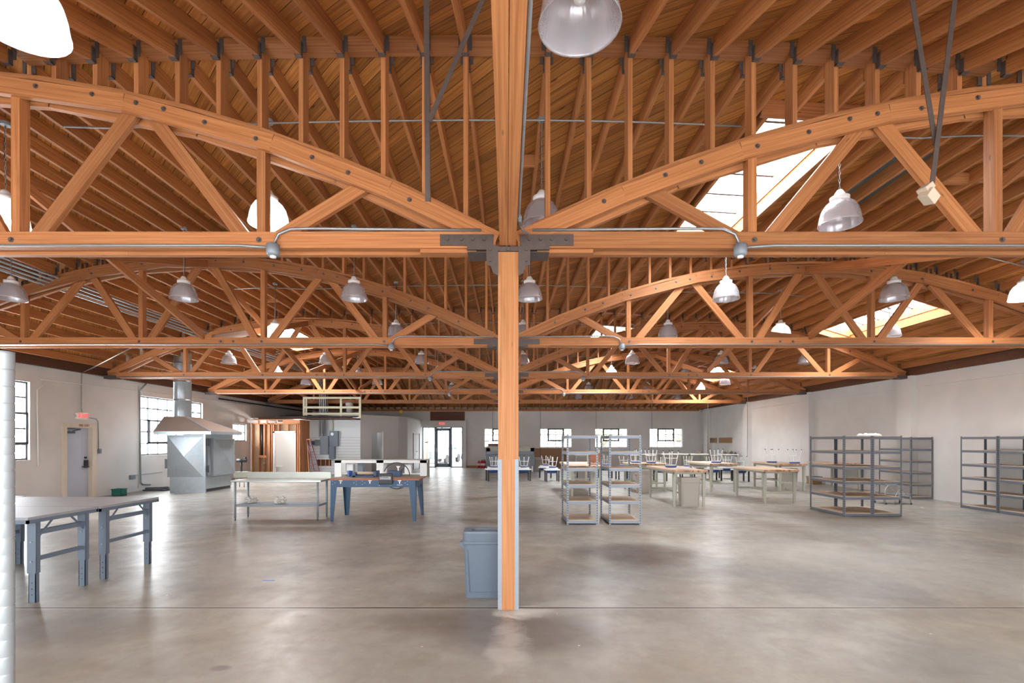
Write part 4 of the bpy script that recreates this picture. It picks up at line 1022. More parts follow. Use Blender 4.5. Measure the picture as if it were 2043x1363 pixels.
for i, (a, h_) in enumerate(((0, .03), (.022, .03), (.05, .018), (.066, .022), (.084, .018), (.1, .022), (.118, .018), (.134, .022), (.15, .018))): lt.box(.142+a, .142+a+.011, -.066, -.064, .895, .895+h_)
lt.box(.142, .335, -.066, -.064, .868, .874).build('label_marks', M['darkgrey'], cb)
# hand wheel and gear head
hw = MB(); hc = Vector((.235, 1.03, .865)); R = .295
hw.tube([hc+Vector((R*math.cos(a), 0, R*math.sin(a))) for a in [2*PI*i/48 for i in range(49)]], .011, 8, False)
hw.beam(hc, hc+Vector((R*math.cos(.85), 0, R*math.sin(.85))), .012, .05, up=(0, 1, 0)).beam(hc, hc+Vector((R*math.cos(.85+2.09), 0, R*math.sin(.85+2.09))), .012, .04, up=(0, 1, 0)).beam(hc, hc+Vector((R*math.cos(.85+4.18), 0, R*math.sin(.85+4.18))), .012, .04, up=(0, 1, 0))
hw.tube([hc+Vector((0, -.08, 0)), hc+Vector((0, .02, 0))], .04, 14)
hw.build('hand_wheel', M['darkgrey'], r)
MB().box(.1, .38, .78, .98, .866, .99).box(.28, .38, .74, .8, .866, .99).tube([(.12, .76, .91), (.12, .86, .91)], .05, 14).build('gear_head', M['bluedark'], r, .008)
MB().box(-.65, -.12, .55, .62, .866, .905).tube([(-.62, .7, .93), (-.16, .7, .93)], .04, 14).box(-.16, -.1, .55, .85, .866, 1.0).box(-.62, -.55, .55, .85, .866, .96).build('roller_carriage', M['bluedark'], r, .006)
MB().tube([(-.54, .66, .945), (-.17, .66, .945)], .035, 14).build('roller', M['particle'], r)
tag(MB().lathe([(0, 0), (.055, 0), (.065, .13), (.06, .13), (.05, .01), (0, .01)], seg=4, smooth=False).build('pen_cup', M['blueplastic'], loc=(cx_-.73, y_+.75, .866)), 'small square blue cup on the left end of the blue table', 'cup')
for i, x in enumerate((-.0, .3)):
    tag(MB().prism([(-.05, .10), (.05, .10), (.012, .05), (.012, 0), (-.012, 0), (-.012, .05)], 'y', -.01, .01).build('clamp', M['whitemetal'], loc=(cx_+x, y_+.9, .866 if i == 0 else .991)), 'white wing clamp %s on the blue table' % ('beside the blue gear head' if i == 0 else 'on top of the blue gear head'), 'clamp')

# ---------------------------------------------------------------- grey slim bin
def slim_bin(mname, top=.70, w=.52, d=.28):
    r = empty('slim_bin', (0, 0, 0)); m = M[mname]
    wb, db = w*.9, d*.82
    b = MB(); n = len(b.v)
    def ring(wx, dy, z, rr=.035):
        pts = []
        for sx, sy, a0 in ((1, 1, 0), (-1, 1, 90), (-1, -1, 180), (1, -1, 270)):
            for q in range(4):
                a = math.radians(a0+q*30); pts.append((sx*(wx/2-rr)+rr*math.cos(a), sy*(dy/2-rr)+rr*math.sin(a), z))
        return pts
    levels = [(wb, db, 0), (wb, db, .01), (w*.97, d*.96, top-.14), (w*1.0, d*1.0, top-.13), (w*1.0, d*1.0, top-.105), (w*.98, d*.97, top-.10), (w*1.0, d*1.0, top-.02), (w*.99, d*.98, top)]
    rings = [ring(*l) for l in levels]
    for rg in rings: b.v += rg
    N_ = 16
    for i in range(len(rings)-1):
        for k in range(N_):
            k2 = (k+1) % N_; a = n+i*N_; b.face((a+k, a+k2, a+N_+k2, a+N_+k), ((0, 0),)*4, False)
    b.face(tuple(range(n, n+N_))[::-1], ((0, 0),)*N_)
    b.build('bin_body', m, r)
    # raised front panel lines, lid with oval opening
    pn = MB()
    for s in (-1,):
        pn.beam((-w*.36, -d*.44, .06), (-w*.40, -d*.485, top-.19), .006, .008).beam((w*.36, -d*.44, .06), (w*.40, -d*.485, top-.19), .006, .008).beam((-w*.36, -d*.44, .06), (w*.36, -d*.44, .06), .006, .008)
    pn.build('panel_rib', m, r)
    ld = MB(); out = ring(w*.99, d*.98, top); seg_ = N_
    inn = []
    for (x, y, z) in out:
        a = math.atan2(y/(d*.5), x/(w*.5)); inn.append((w*.41*math.cos(a), d*.37*math.sin(a), z))
    low = [(x*.95, y*.9, z-.06) for x, y, z in inn]
    q = len(ld.v); ld.v += out+inn+low
    for k in range(seg_):
        k2 = (k+1) % seg_; ld.face((q+k, q+k2, q+seg_+k2, q+seg_+k), ((0, 0),)*4); ld.face((q+seg_+k, q+seg_+k2, q+2*seg_+k2, q+2*seg_+k), ((0, 0),)*4)
    ld.build('bin_lid', m, r)
    MB().prism([(-.0, .0), (-.045, -.01), (-.05, -.03), (-.03, -.05), (-.0, -.1)], 'y', -.05, .05).build('handle', m, r, loc=(-w*.49, 0, top-.12))
    MB().prism([(.0, .0), (.045, -.01), (.05, -.03), (.03, -.05), (.0, -.1)], 'y', -.05, .05).build('handle', m, r, loc=(w*.49, 0, top-.12))
    return r
b1 = slim_bin('bin'); b1.location = (-.2, 5.38, 0); tag(b1, 'slate grey slim rubbish bin beside the front column foot', 'bin')
b2 = slim_bin('beigebin', .73, .5, .3); index_children()
binpos = [(4.62, 12.72, 'beige slim bin under the near end of the foremost butcher-block table', 0), (4.35, 15.9, 'beige slim bin under the butcher-block table behind the tall shelves', 0), (9.5, 16.9, 'beige slim bin under the table carrying two stools by the right wall', 0), (1.8, 28.2, 'tall beige slim bin against the brown board at the back', 0)]
for i, (x, y, lb, rz) in enumerate(binpos):
    o = b2 if i == 0 else copy_tree(b2); o.location = (x, y, 0); tag(o, lb, 'bin', 'beige slim bins')

# ---------------------------------------------------------------- shelving
def shelf_unit(x0, x1, y0, y1, h, levels, pm, rm, label, group):
    r = empty('shelving_unit', ((x0+x1)/2, (y0+y1)/2, 0), label=label, cat='shelving', group=group)
    w, d = (x1-x0)/2, (y1-y0)/2
    for sx in (-1, 1):
        for sy in (-1, 1):
            p = MB().box(min(0, -sx*.0)-.018, .018, -.002-.0, .002, 0, h).box(-.002, .002, -.018, .018, 0, h) if False else MB().box(-.019, .019, -.0015, .0015, 0, h).box(-.0015 if sx > 0 else -.0015, .0015, 0, 0.001, 0, h)
            p = MB()
            p.box(-.018, .018, (-.0185 if sy < 0 else .0155), (-.0155 if sy < 0 else .0185), 0, h)
            p.box((.0155 if sx > 0 else -.0185), (.0185 if sx > 0 else -.0155), -.018, .018, 0, h)
            p.build('post', pm, r, loc=(sx*(w-.018), sy*(d-.018), 0))
    for z in levels:
        s = MB().box(-w+.02, w-.02, -d+.02, d-.02, z-.012, z).build('shelf_board', M['particle'], r)
        MB().box(-w+.03, w-.03, -d+.003, -d+.018, z-.062, z-.008).box(-w+.03, w-.03, d-.018, d-.003, z-.062, z-.008).box(-w+.003, -w+.018, -d+.03, d-.03, z-.062, z-.008).box(w-.018, w-.003, -d+.03, d-.03, z-.062, z-.008).build('shelf_beam', rm, s)
    return r
L6 = [1.76, 1.44, 1.115, .79, .462, .085]
shelf_unit(1.185, 1.80, 9.88, 10.8, 1.77, L6, M['postlight'], M['rimlight'], 'light grey steel shelving unit just right of the column, open six-tier', 'light grey shelving pair')
shelf_unit(2.02, 2.65, 9.88, 10.8, 1.77, L6, M['postlight'], M['rimlight'], 'light grey steel shelving unit, right one of the central pair', 'light grey shelving pair')
L6d = [1.755, 1.43, 1.09, .765, .43, .07]
shelf_unit(7.35, 7.97, 10.93, 12.15, 1.765, L6d, M['postdark'], M['rimdark'], 'dark grey shelving unit, left half of the free-standing pair', 'dark grey shelving units')
shelf_unit(7.98, 8.62, 10.93, 12.15, 1.765, L6d, M['postdark'], M['rimdark'], 'dark grey shelving unit, right half of the free-standing pair with a white bundle', 'dark grey shelving units')
shelf_unit(11.45, 12.07, 14.2, 15.42, 1.765, L6d, M['postdark'], M['rimdark'], 'dark grey shelving unit against the right wall behind the free-standing pair', 'dark grey shelving units')
shelf_unit(11.28, 11.9, 11.52, 12.46, 1.765, L6d, M['postdark'], M['rimdark'], 'dark grey shelving unit along the right wall, far one of the pair', 'dark grey shelving units')
shelf_unit(11.28, 11.9, 10.56, 11.5, 1.765, L6d, M['postdark'], M['rimdark'], 'dark grey shelving unit along the right wall cut by the frame edge', 'dark grey shelving units')
cl = MB(); random.seed(3)
for i in range(9): cl.lathe([(0, 0), (.05+random.random()*.03, .0), (.05+random.random()*.02, .03), (.02, .05+random.random()*.02), (0, .05)], ((i-4)*.055, random.uniform(-.08, .08), 0), 9, sx=1.2, sy=.9)
tag(cl.build('cloth_bundle', M['white'], loc=(8.2, 11.3, 1.757)), 'loose white cloth bundle on top of the dark free-standing shelving', 'cloth')

# ---------------------------------------------------------------- butcher block benches
def bench(x0, x1, y0, y1, h, label, stretch=True, front=True, topm='butcher', legm='sage', group='butcher-block work benches'):
    r = empty('work_bench', ((x0+x1)/2, (y0+y1)/2, 0), label=label, cat='work bench', group=group)
    w, d = (x1-x0)/2, (y1-y0)/2
    MB().box(-w, w, -d, d, h-.05, h).build('bench_top', M[topm], r, .003)
    MB().box(-w+.05, w-.05, -d+.06, -d+.08, h-.1, h-.05).box(-w+.05, w-.05, d-.08, d-.06, h-.1, h-.05).box(-w+.05, -w+.07, -d+.06, d-.06, h-.1, h-.05).box(w-.07, w-.05, -d+.06, d-.06, h-.1, h-.05).build('apron', M[legm], r)
    for sx in (-1, 1):
        for sy in (-1, 1):
            x, y = sx*(w-.08), sy*(d-.1)
            l = MB().box(x-.035, x+.035, y-.03, y+.03, .25, h-.05).box(x-.027, x+.027, y-.024, y+.024, .0, .25)
            l.tube([(x+.01, y-.03, .42), (x+.01, y-.034, .42)], .008, 6).build('leg', M[legm], r)
    if stretch:
        q_ = MB()
        if front: q_.box(-w+.1, w-.1, -d+.09, -d+.115, .25, .3)
        q_.box(-w+.1, w-.1, d-.115, d-.09, .25, .3).beam((0, -d+(.1 if front else .5), .275), (0, d-.1, .275), .03, .05).build('stretcher', M[legm], r)
    return r
bench(4.12, 5.02, 12.48, 14.75, .92, 'cream-legged butcher-block bench with one stool, beige bin at its near end', front=False)
bench(6.74, 7.68, 13.15, 14.95, .895, 'cream-legged butcher-block bench with bare top, nearest the dark shelving')
bench(8.92, 9.86, 16.4, 18.3, .9, 'butcher-block bench carrying two upturned stools by the right wall')
bench(6.52, 7.45, 16.1, 18.1, .92, 'butcher-block bench with one upturned stool behind the bare one')
bench(3.98, 5.22, 16.2, 17.3, .92, 'butcher-block bench with two upturned stools behind the tall light shelving')
bench(1.85, 2.85, 14.7, 17.6, .92, 'butcher-block bench seen through the light grey shelving', )
bench(11.0, 11.95, 16.8, 18.4, .9, 'butcher-block bench against the right wall seen through the dark shelving')
for i, (a, b_, y, lb) in enumerate(((8.1, 9.5, 26.2, 'pale work table near the back wall, left of the cluttered pair'), (9.6, 10.55, 26.2, 'pale narrow work table near the back wall with dark objects'), (11.05, 11.85, 25.6, 'pale work table in the back right corner crowded with small parts'), (6.9, 7.75, 25.9, 'pale work table near the back wall below the last window'), (3.4, 4.6, 25.0, 'pale work table near the back wall below the third window'))):
    bench(a, b_, y, y+.8, .98, lb, True, True, 'white', 'sage', 'pale tables near the back wall')
# ---------------------------------------------------------------- stools (upturned)
def make_stool(seatm='seatblue'):
    r = empty('stool', (0, 0, 0))
    MB().lathe([(0, 0), (.13, 0), (.155, .012), (.16, .03), (.15, .045), (0, .048)], seg=20).build('seat', M[seatm], r)
    for i in range(4):
        a = PI/4+i*PI/2; c, s = math.cos(a), math.sin(a)
        l = MB().tube([(c*.10, s*.10, .045), (c*.135, s*.135, .07), (c*.17, s*.17, .25), (c*.205, s*.205, .45)], .0115, 8).build('leg', M['whitemetal'], r)
        MB().tube([(c*.203, s*.203, .44), (c*.207, s*.207, .47)], .014, 8).build('rubber_foot', M['black'], l)
    q = .166/2**.5*1.41
    z = .25; k = .17*.7071
    rg = MB()
    for (a, b_) in (((-k, -k), (k, -k)), ((k, -k), (k, k)), ((k, k), (-k, k)), ((-k, k), (-k, -k))): rg.tube([(a[0], a[1], z), (b_[0], b_[1], z)], .008, 6)
    rg.tube([(.135*math.cos(2*PI*i/16), .135*math.sin(2*PI*i/16), .06) for i in range(17)], .008, 6, False)
    rg.build('foot_ring', M['whitemetal'], r)
    return r
stool = make_stool(); index_children(); sf = True
def put_stool(x, y, z, lb, rz=0):
    global sf
    o = stool if sf else copy_tree(stool); sf = False
    o.location = (x, y, z); o.rotation_euler = (0, 0, rz); tag(o, lb, 'stool', 'upturned stools with blue seats'); return o
put_stool(4.55, 13.9, .921, 'upturned white stool with blue seat on the foremost butcher-block bench', .3)
put_stool(9.15, 17.3, .901, 'upturned stool, left one of two on the bench by the right wall', .2)
put_stool(9.62, 16.75, .901, 'upturned stool, right one of two on the bench by the right wall', .5)
put_stool(6.98, 16.7, .921, 'upturned stool alone on the bench behind the bare one', .1)
put_stool(4.3, 16.75, .921, 'upturned stool, left one on the bench behind the light shelving', .4)
put_stool(4.75, 16.5, .921, 'upturned stool, right one on the bench behind the light shelving', .15)
tag(MB().box(-.25, .25, -.15, .15, 0, .004).box(-.1, .35, -.25, -.02, .004, .01).build('paper_sheets', M['paper'], loc=(4.6, 13.25, .921)), 'loose papers lying on the foremost butcher-block bench', 'papers')
tag(MB().box(-.3, .3, -.5, .5, 0, .006).build('paper_sheet', M['paper'], loc=(2.2, 16.6, .921)), 'white sheet spread on the bench seen through the light shelving', 'paper')
# chair with orange back on that bench
r = empty('chair', (2.72, 15.6, .921), label='upturned white-framed chair with orange-brown backrest, seen through the light shelving', cat='chair')
MB().box(-.17, .17, -.17, .17, .02, .04).build('seat', M['studwood'], r); MB().box(-.15, .15, -.18, -.165, .08, .36).build('backrest', mat('orange_ply', lin(170, 104, 72), .5), r)
for sx in (-1, 1):
    for sy in (-1, 1): MB().tube([(sx*.17, sy*.17, 0), (sx*.19, sy*.2, .45)], .012, 6).build('leg', M['whitemetal'], r)
# ---------------------------------------------------------------- pottery wheels
def make_wheel():
    r = empty('pottery_wheel', (0, 0, 0))
    MB().box(-.3, .3, -.24, .24, .455, .50).lathe([(.0, .50), (.24, .50), (.25, .56), (.24, .56), (.23, .51), (0, .508)], seg=20).build('splash_pan', M['whitemetal'], r, .006)
    MB().lathe([(0, .51), (.02, .51), (.02, .545), (.14, .545), (.14, .56), (0, .56)], seg=16).build('wheel_head', M['galvflat'], r)
    MB().lathe([(0, .33), (.2, .34), (.24, .38), (.25, .455), (0, .455)], seg=18, sx=1.0, sy=.85).build('motor_housing', M['wheelblue'], r)
    for sx in (-1, 1):
        for sy in (-1, 1):
            MB().beam((sx*.25, sy*.19, .455), (sx*.25, sy*.19, 0), .05, .05, up=(0, 1, 0)).build('leg', M['black'], r)
    return r
pw = make_wheel(); index_children(); wf = True
WHS = [(984, 20.6, 'leftmost pottery wheel, half hidden left of the column'), (1044, 20.6, 'pottery wheel just right of the column'), (1088, 22.2, 'rear pottery wheel of the pair before the brown board'), (1101, 20.3, 'front pottery wheel of the pair before the brown board'),
       (1163, 22.4, 'pottery wheel seen through the left light shelving unit'), (1207, 22.2, 'pottery wheel seen between the two light shelving units'), (1243, 21.5, 'pottery wheel seen through the right light shelving unit'), (1317, 20.6, 'pottery wheel beyond the foremost butcher-block bench, left'), (1371, 21.4, 'pottery wheel beyond the foremost butcher-block bench, right'),
       (1423, 20.8, 'pottery wheel under the bench with one stool'), (1449, 21.8, 'pottery wheel farther back beside the bench with one stool'), (1477, 20.3, 'rightmost pottery wheel near the right wall')]
for i, (px, D, lb) in enumerate(WHS):
    o = pw if wf else copy_tree(pw); wf = False
    x = (px-CX)/F*(D+.2); o.location = (x, D+.2, 0); o.rotation_euler = (0, 0, random.uniform(-.3, .3)); tag(o, lb+', black legs and blue housing', 'pottery wheel', 'pottery wheels')
    if i not in (4,): put_stool(x+.03, D+.2, .561, 'upturned stool sitting on the '+lb.replace(', half hidden', ''), random.random())
# ---------------------------------------------------------------- back of the hall, left rooms
def structure_box(name, mb, m, **k): return tag(mb.build(name, m, **k), kind='structure')
# framed restroom wall at D=23.6
SD = 23.6
sx0, sx1 = (501-CX)/F*SD, (598-CX)/F*SD
r = empty('wall_restroom', (0, 0, 0), kind='structure')
ZT2 = 2.66
dx0, dx1 = (548-CX)/F*SD, (588-CX)/F*SD
stud_x = [(503, .045), (517, .045), (527, .07), (536, .12), (542, .05), (545.5, .05), (590, .05), (594, .045), (597.5, .05)]
for px, w in stud_x:
    x = (px-CX)/F*SD; MB().box(x-w/2, x+w/2, SD, SD+.1, 0, ZT2-.18).build('stud', M['studwood'], r)
MB().box(sx0, sx1, SD, SD+.1, ZT2-.22, ZT2-.16).box(sx0+1.5, sx1+.02, SD-.02, SD+.0, ZT2-.18, ZT2).box(sx0, sx1, SD, SD+.1, ZT2-.03, ZT2).build('top_plate', M['studwood'], r)
for px in (516, 533, 551): x = (px-CX)/F*SD; MB().box(x-.03, x+.03, SD, SD+.1, ZT2-.18, ZT2-.03).build('cripple_stud', M['studwood'], r)
MB().box(sx0, dx0-.08, SD+.11, SD+.13, 0, ZT2-.2).box(dx0-.1, dx1+.08, SD+.11, SD+.13, 2.12, ZT2-.2).box(dx1+.04, sx1, SD+.11, SD+.13, 0, ZT2-.2).build('sheathing', mat('tan_sheathing', lin(186, 160, 130), .8, noise=.08, nscale=3), r)
MB().box(dx0-.08, dx0, SD-.01, SD+.14, 0, 2.1).box(dx1, dx1+.05, SD-.01, SD+.14, 0, 2.1).box(dx0-.08, dx1+.05, SD-.01, SD+.14, 2.03, 2.11).build('door_lining', M['whitemetal'], r)
for px in (556, 574): x = (px-CX)/F*SD; MB().box(x-.025, x+.025, SD, SD+.1, 2.12, ZT2-.2).build('cripple_stud', M['studwood'], r)
MB().tube([((521.5-CX)/F*SD, SD+.05, .9), ((521.5-CX)/F*SD, SD+.05, ZT2-.2)], .04, 10).build('drain_pipe', M['black'], r)
MB().tube([((526.5-CX)/F*SD, SD+.03, 1.0), ((526.5-CX)/F*SD, SD+.03, ZT2-.2)], .012, 8).build('copper_pipe', mat('copper', lin(176, 112, 84), .4, .4), r)
MB().box((518-CX)/F*SD, (532-CX)/F*SD, SD-.01, SD+.02, .86, .98).box((502-CX)/F*SD, (516-CX)/F*SD, SD-.01, SD+.03, 1.38, 1.42).build('noggin', M['studwood'], r)
MB().tube([((521-CX)/F*SD, SD-.03, .62), ((530-CX)/F*SD, SD-.03, .62)], .018, 8).tube([((527-CX)/F*SD, SD-.03, .62), ((527-CX)/F*SD, SD-.03, .5)], .02, 8).build('tap_valve', M['galv'], r)
# restroom side wall, studs receding
for q in range(5):
    y = SD+.25+q*.22; MB().box(sx1-.1, sx1+.0, y, y+.045, 0, ZT2).build('stud', M['studwood'], r)
MB().box(sx1-.12, sx1-.1, SD+.14, 24.75, 0, ZT2).build('sheathing', M['browntimber'], r)
MB().box(sx1-.12, sx1, SD, 24.75, ZT2-.04, ZT2).build('top_plate', M['studwood'], r)
tag(MB().box(-WX, sx1, 26.3, 26.4, 0, ZT2).box(sx1-.14, sx1-.04, 24.8, 26.3, 0, ZT2).build('wall_toilet', M['whitemetal']), kind='structure')
# toilet
to = empty('toilet', ((555-CX)/F*25.3, 25.3, 0), PI/2, label='white toilet seen through the framed restroom doorway', cat='toilet')
MB().lathe([(0, 0), (.11, 0), (.12, .05), (.1, .2), (.17, .33), (.19, .39), (.17, .4), (.13, .36), (0, .2)], seg=20, sx=1.0, sy=1.25).build('bowl', M['porcelain'], to)
MB().box(-.19, .19, .2, .38, .36, .72).build('tank', M['porcelain'], to, .02)
MB().box(-.2, .2, .19, .39, .72, .75).build('tank_lid', M['darkgrey'], to, .008)
# shiplap wall and grey drywall rooms
SH = 24.8
hx = [(632-CX)/F*SH, (661-CX)/F*SH]; hz_ = (EYE-50*SH/F, EYE-37*SH/F)
xa_, xb_ = sx1, (719-CX)/F*SH
w_ = MB(); w_.box(xa_, hx[0], SH, SH+.1, 0, 2.73).box(hx[1], xb_, SH, SH+.1, 0, 2.73).box(hx[0], hx[1], SH, SH+.1, 0, hz_[0]).box(hx[0], hx[1], SH, SH+.1, hz_[1], 2.73)
structure_box('wall_shiplap', w_, M['shiplap'])
hs = empty('wall_cavity', kind='structure')
MB().box(hx[0], hx[1], SH+.1, SH+.12, hz_[0], hz_[1]).build('cavity_board', M['browntimber'], hs)
for q in (.25, .6, .85): MB().box(hx[0]+(hx[1]-hx[0])*q-.02, hx[0]+(hx[1]-hx[0])*q+.02, SH+.02, SH+.1, hz_[0], hz_[1]).build('stud', M['studwood'], hs)
TOPW = 2.88
def wseg(mb, p, q, z0, z1, t=.1):
    p = Vector((p[0], p[1], 0)); q = Vector((q[0], q[1], 0)); d = (q-p).normalized(); n = Vector((-d.y, d.x, 0))*t
    pts = [p, q, q+n, p+n]; mb.prism([(a.x, a.y) for a in pts], 'z', z0, z1)
pA = (xb_, SH+.0); pB = ((795-CX)/F*26.6, 26.6); pC = ((813-CX)/F*27.5, 27.5); pD = ((842-CX)/F*31.08, 31.08)
gw = MB(); tA, tB = (741-719)/(795-719), (763-719)/(795-719)
lerp = lambda a, b, t: (a[0]+(b[0]-a[0])*t, a[1]+(b[1]-a[1])*t)
q1, q2 = lerp(pA, pB, tA*.97), lerp(pA, pB, tB*.97)
wseg(gw, pA, q1, 0, TOPW); wseg(gw, q2, pB, 0, TOPW); wseg(gw, q1, q2, 2.12, TOPW); wseg(gw, pB, pC, 0, TOPW)
structure_box('wall_office', gw, M['wallgrey'], fixn=True)
dd1, dd2 = lerp(pC, pD, .36), lerp(pC, pD, .8)
gw = MB(); wseg(gw, pC, dd1, 0, TOPW); wseg(gw, dd2, pD, 0, TOPW); wseg(gw, dd1, dd2, 2.06, TOPW)
structure_box('wall_entry', gw, M['wallwhite'], fixn=True)
structure_box('ceiling_office', MB().prism([pA, pB, pC, pD, (-11.9, 31.05), (-11.9, 26.45), (xb_-2.45, 26.45), (xb_-2.45, SH+.15)], 'z', TOPW, TOPW+.08), M['wallgrey'], fixn=True)
# office back interior
structure_box('wall_office_inner', MB().box(-11.9, -5.9, 28.4, 28.5, 0, TOPW), M['wallgrey'])
dr = empty('door_3', kind='structure')
m_ = MB(); wseg(m_, lerp(pC, pD, .38), lerp(pC, pD, .78), .01, 2.04, .04); m_.build('door_leaf', M['wallwhite'], dr, fixn=True)
m_ = MB(); wseg(m_, lerp(pC, pD, .355), lerp(pC, pD, .375), 0, 2.1, -.03); wseg(m_, lerp(pC, pD, .785), lerp(pC, pD, .805), 0, 2.1, -.03); m_.build('door_frame', M['darkgrey'], dr, fixn=True)
h_ = lerp(pC, pD, .6); MB().box(h_[0]+.0, h_[0]+.04, h_[1]-.12, h_[1]+.12, 1.0, 1.04).build('door_handle', M['black'], dr)
dr = empty('door_4', kind='structure')
hn = lerp(pA, pB, tB*.94)
MB().beam((hn[0], hn[1]+.08, 1.05), (hn[0]-.45, hn[1]+.9, 1.05), .04, 2.1).build('door_leaf', M['wallgrey'], dr)
m_ = MB(); wseg(m_, lerp(pA, pB, tB*.97), lerp(pA, pB, tB*.97+.02), 0, 2.14, -.02); m_.build('door_frame', M['whitemetal'], dr, fixn=True)
# mezzanine guard frame
fz0, fz1 = 2.92, 3.78; FY = 24.2
gx0, gx1 = (605-CX)/F*FY, (720-CX)/F*FY
r = empty('guard_rail', (0, 0, 0), label='cream painted guard rail frame on top of the restroom block', cat='guard rail')
for px, w in ((606, .09), (611, .07), (680, .09), (718, .1)):
    x = (px-CX)/F*FY; MB().box(x-w/2, x+w/2, FY, FY+.09, 2.75, fz1).build('post', M['cream'], r)
for z in (3.73, 3.27, 2.96): MB().box(gx0, gx1, FY-.01, FY+.05, z-.05, z+.05).build('rail', M['cream'], r)
structure_box('ceiling_restroom', MB().box(-WX, xb_, 24.0, 26.35, 2.69, 2.75), M['browntimber'])
r = empty('water_heater', ((697-CX)/F*25, 25.0, 2.75), label='white cylindrical tank behind the cream guard rail', cat='tank')
MB().lathe([(0, 0), (.15, 0), (.15, .62), (.19, .64), (.2, .8), (.15, .83), (0, .84)], seg=18).build('tank_body', M['pvcw'], r)
MB().tube([(.05, 0, .84), (.05, 0, 1.2)], .02, 8).tube([(-.2, 0, .66), (.22, 0, .66)], .02, 8).build('pipe', M['conduit'], r)
# pipes on top of the restroom
for i in range(3):
    conduit([(-11.0+i*.2, SD+.2+.15*i, 2.80+.03*i), (-9.0, SD+.2+.12*i, 2.80+.02*i), (-7.4, SD+.3+.1*i, 2.79)], .03-.006*i, 'dark pipe lying along the top of the restroom block', 'black', group='pipes on the restroom top')
conduit([(-WX+.05, 21.0, 3.42), (-WX+.1, 30.8, 3.42)], .035, 'black pipe running along the top of the far left wall', 'black')
conduit([wl(500, 808), wl(502, 834), P(515, 835, 23.4)], .02, 'white pipe turning down onto the restroom corner', 'pvcw')
# vertical conduits and electrical cabinets
EY = SH
def wx(px, D=EY): return (px-CX)/F*D
for i, px in enumerate((637, 640, 645, 647.5, 651, 654)):
    conduit([(wx(px, EY-.07), EY-.08, EYE+(CY-872)/F*EY), (wx(px, EY-.07), EY-.08, deckz(wx(px))-.3)], .014 if i != 2 else .03, 'vertical conduit rising from the electrical cabinets to the roof', 'conduit', group='vertical conduits above the electrical cabinets')
def cab(x0, x1, y0, y1, d, m, name, lb, extra=None):
    r = empty(name, (wx((x0+x1)/2), EY, EYE+(CY-y1)/F*EY), label=lb, cat='electrical box')
    w = (x1-x0)/F*EY/2; h = (y1-y0)/F*EY
    MB().box(-w, w, -d, 0, 0, h).build('cabinet_body', M[m], r, .005)
    MB().box(-w+.02, w-.02, -d-.008, -d, .02, h-.02).build('cabinet_door', M[m], r)
    return r, w, h
c_, w, h = cab(659, 676.5, 860, 890.5, .16, 'greymetal', 'meter_cabinet', 'tall grey meter cabinet with round glass dial')
MB().tube([(-.05, -.17, h-.16), (-.05, -.22, h-.16)], .075, 20).build('meter_dial', M['whitemetal'], c_)
cab(640, 657, 870, 906.5, .12, 'panelgrey', 'breaker_panel', 'wide pale grey breaker panel left of the meter cabinet')
cab(658, 670, 891, 915.5, .14, 'greymetal', 'disconnect_switch', 'dark grey disconnect box below the meter cabinet')
cab(629.5, 639.5, 877.5, 888.5, .1, 'panelgrey', 'small_cabinet', 'small grey box left of the breaker panel')
cab(622.5, 629, 880, 887.5, .08, 'darkgrey', 'small_cabinet', 'smallest dark grey box left of the breaker panel')
conduit([(wx(664), EY-.05, 2.1), (wx(664), EY-.05, 2.75)], .03, 'cream pipe entering the top of the meter cabinet', 'cream')
# maroon step ladder leaning
r = empty('step_ladder', ((625-CX)/F*23.2, 23.2, 0), label='maroon step ladder leaning beside the bare stud corner', cat='ladder')
def lp(px, py, D): v = P(px, py, D); return v-Vector(r.location)
tp, bt0, bt1 = (615, 877), (629, 951), (641, 951)
a0, a1 = lp(612.5, 878, 23.6), lp(628.5, 951.2, 23.15); b0, b1 = lp(619, 878, 23.6), lp(640, 951.2, 23.15)
MB().beam(a0, a1, .03, .07, up=(0, 1, 0)).build('ladder_rail', M['maroon'], r); MB().beam(b0, b1, .03, .07, up=(0, 1, 0)).build('side_rail', M['maroon'], r)
for q in (.16, .33, .5, .67, .84): MB().beam(a0.lerp(a1, q), b0.lerp(b1, q), .08, .025).build('step', M['maroon'], r)
MB().beam(lp(612, 877, 23.65), lp(620, 877, 23.65), .12, .04).build('ladder_cap', M['studwood'], r)
MB().beam(lp(613, 880, 23.7), lp(617, 950, 23.4), .025, .04, up=(0, 1, 0)).build('rear_leg', M['studwood'], r)
# white counter bench with openings
CYD = 23.0
x0, x1 = (667-CX)/F*CYD, (853-CX)/F*CYD; zt = .80
r = empty('white_counter', ((x0+x1)/2, CYD, 0), label='long white wooden counter with square openings behind the blue table', cat='counter')
w = (x1-x0)/2
MB().box(-w, w, -.02, .72, zt-.03, zt).build('counter_top', mat('counter_top_tan', lin(176, 168, 156), .5), r)
for (a, b_) in ((667.5, 681), (751, 765), (838, 851.5)):
    MB().box((a-CX)/F*CYD-(x0+x1)/2, (b_-CX)/F*CYD-(x0+x1)/2, .0, .05, 0, zt-.03).build('leg_panel', M['whitemetal'], r)
    MB().box((a-CX)/F*CYD-(x0+x1)/2, (b_-CX)/F*CYD-(x0+x1)/2, .64, .69, 0, zt-.03).build('leg_panel', M['whitemetal'], r)
MB().box(-w, w, 0, .03, zt-.16, zt-.03).box(-w, w, .66, .69, zt-.16, zt-.03).build('apron', M['whitemetal'], r)
MB().box(-w+.02, w-.02, .02, .67, .12, .15).build('lower_shelf', M['whitemetal'], r)
MB().box(w-.02, w, .05, .64, 0, zt-.03).build('end_panel', M['sage'], r)
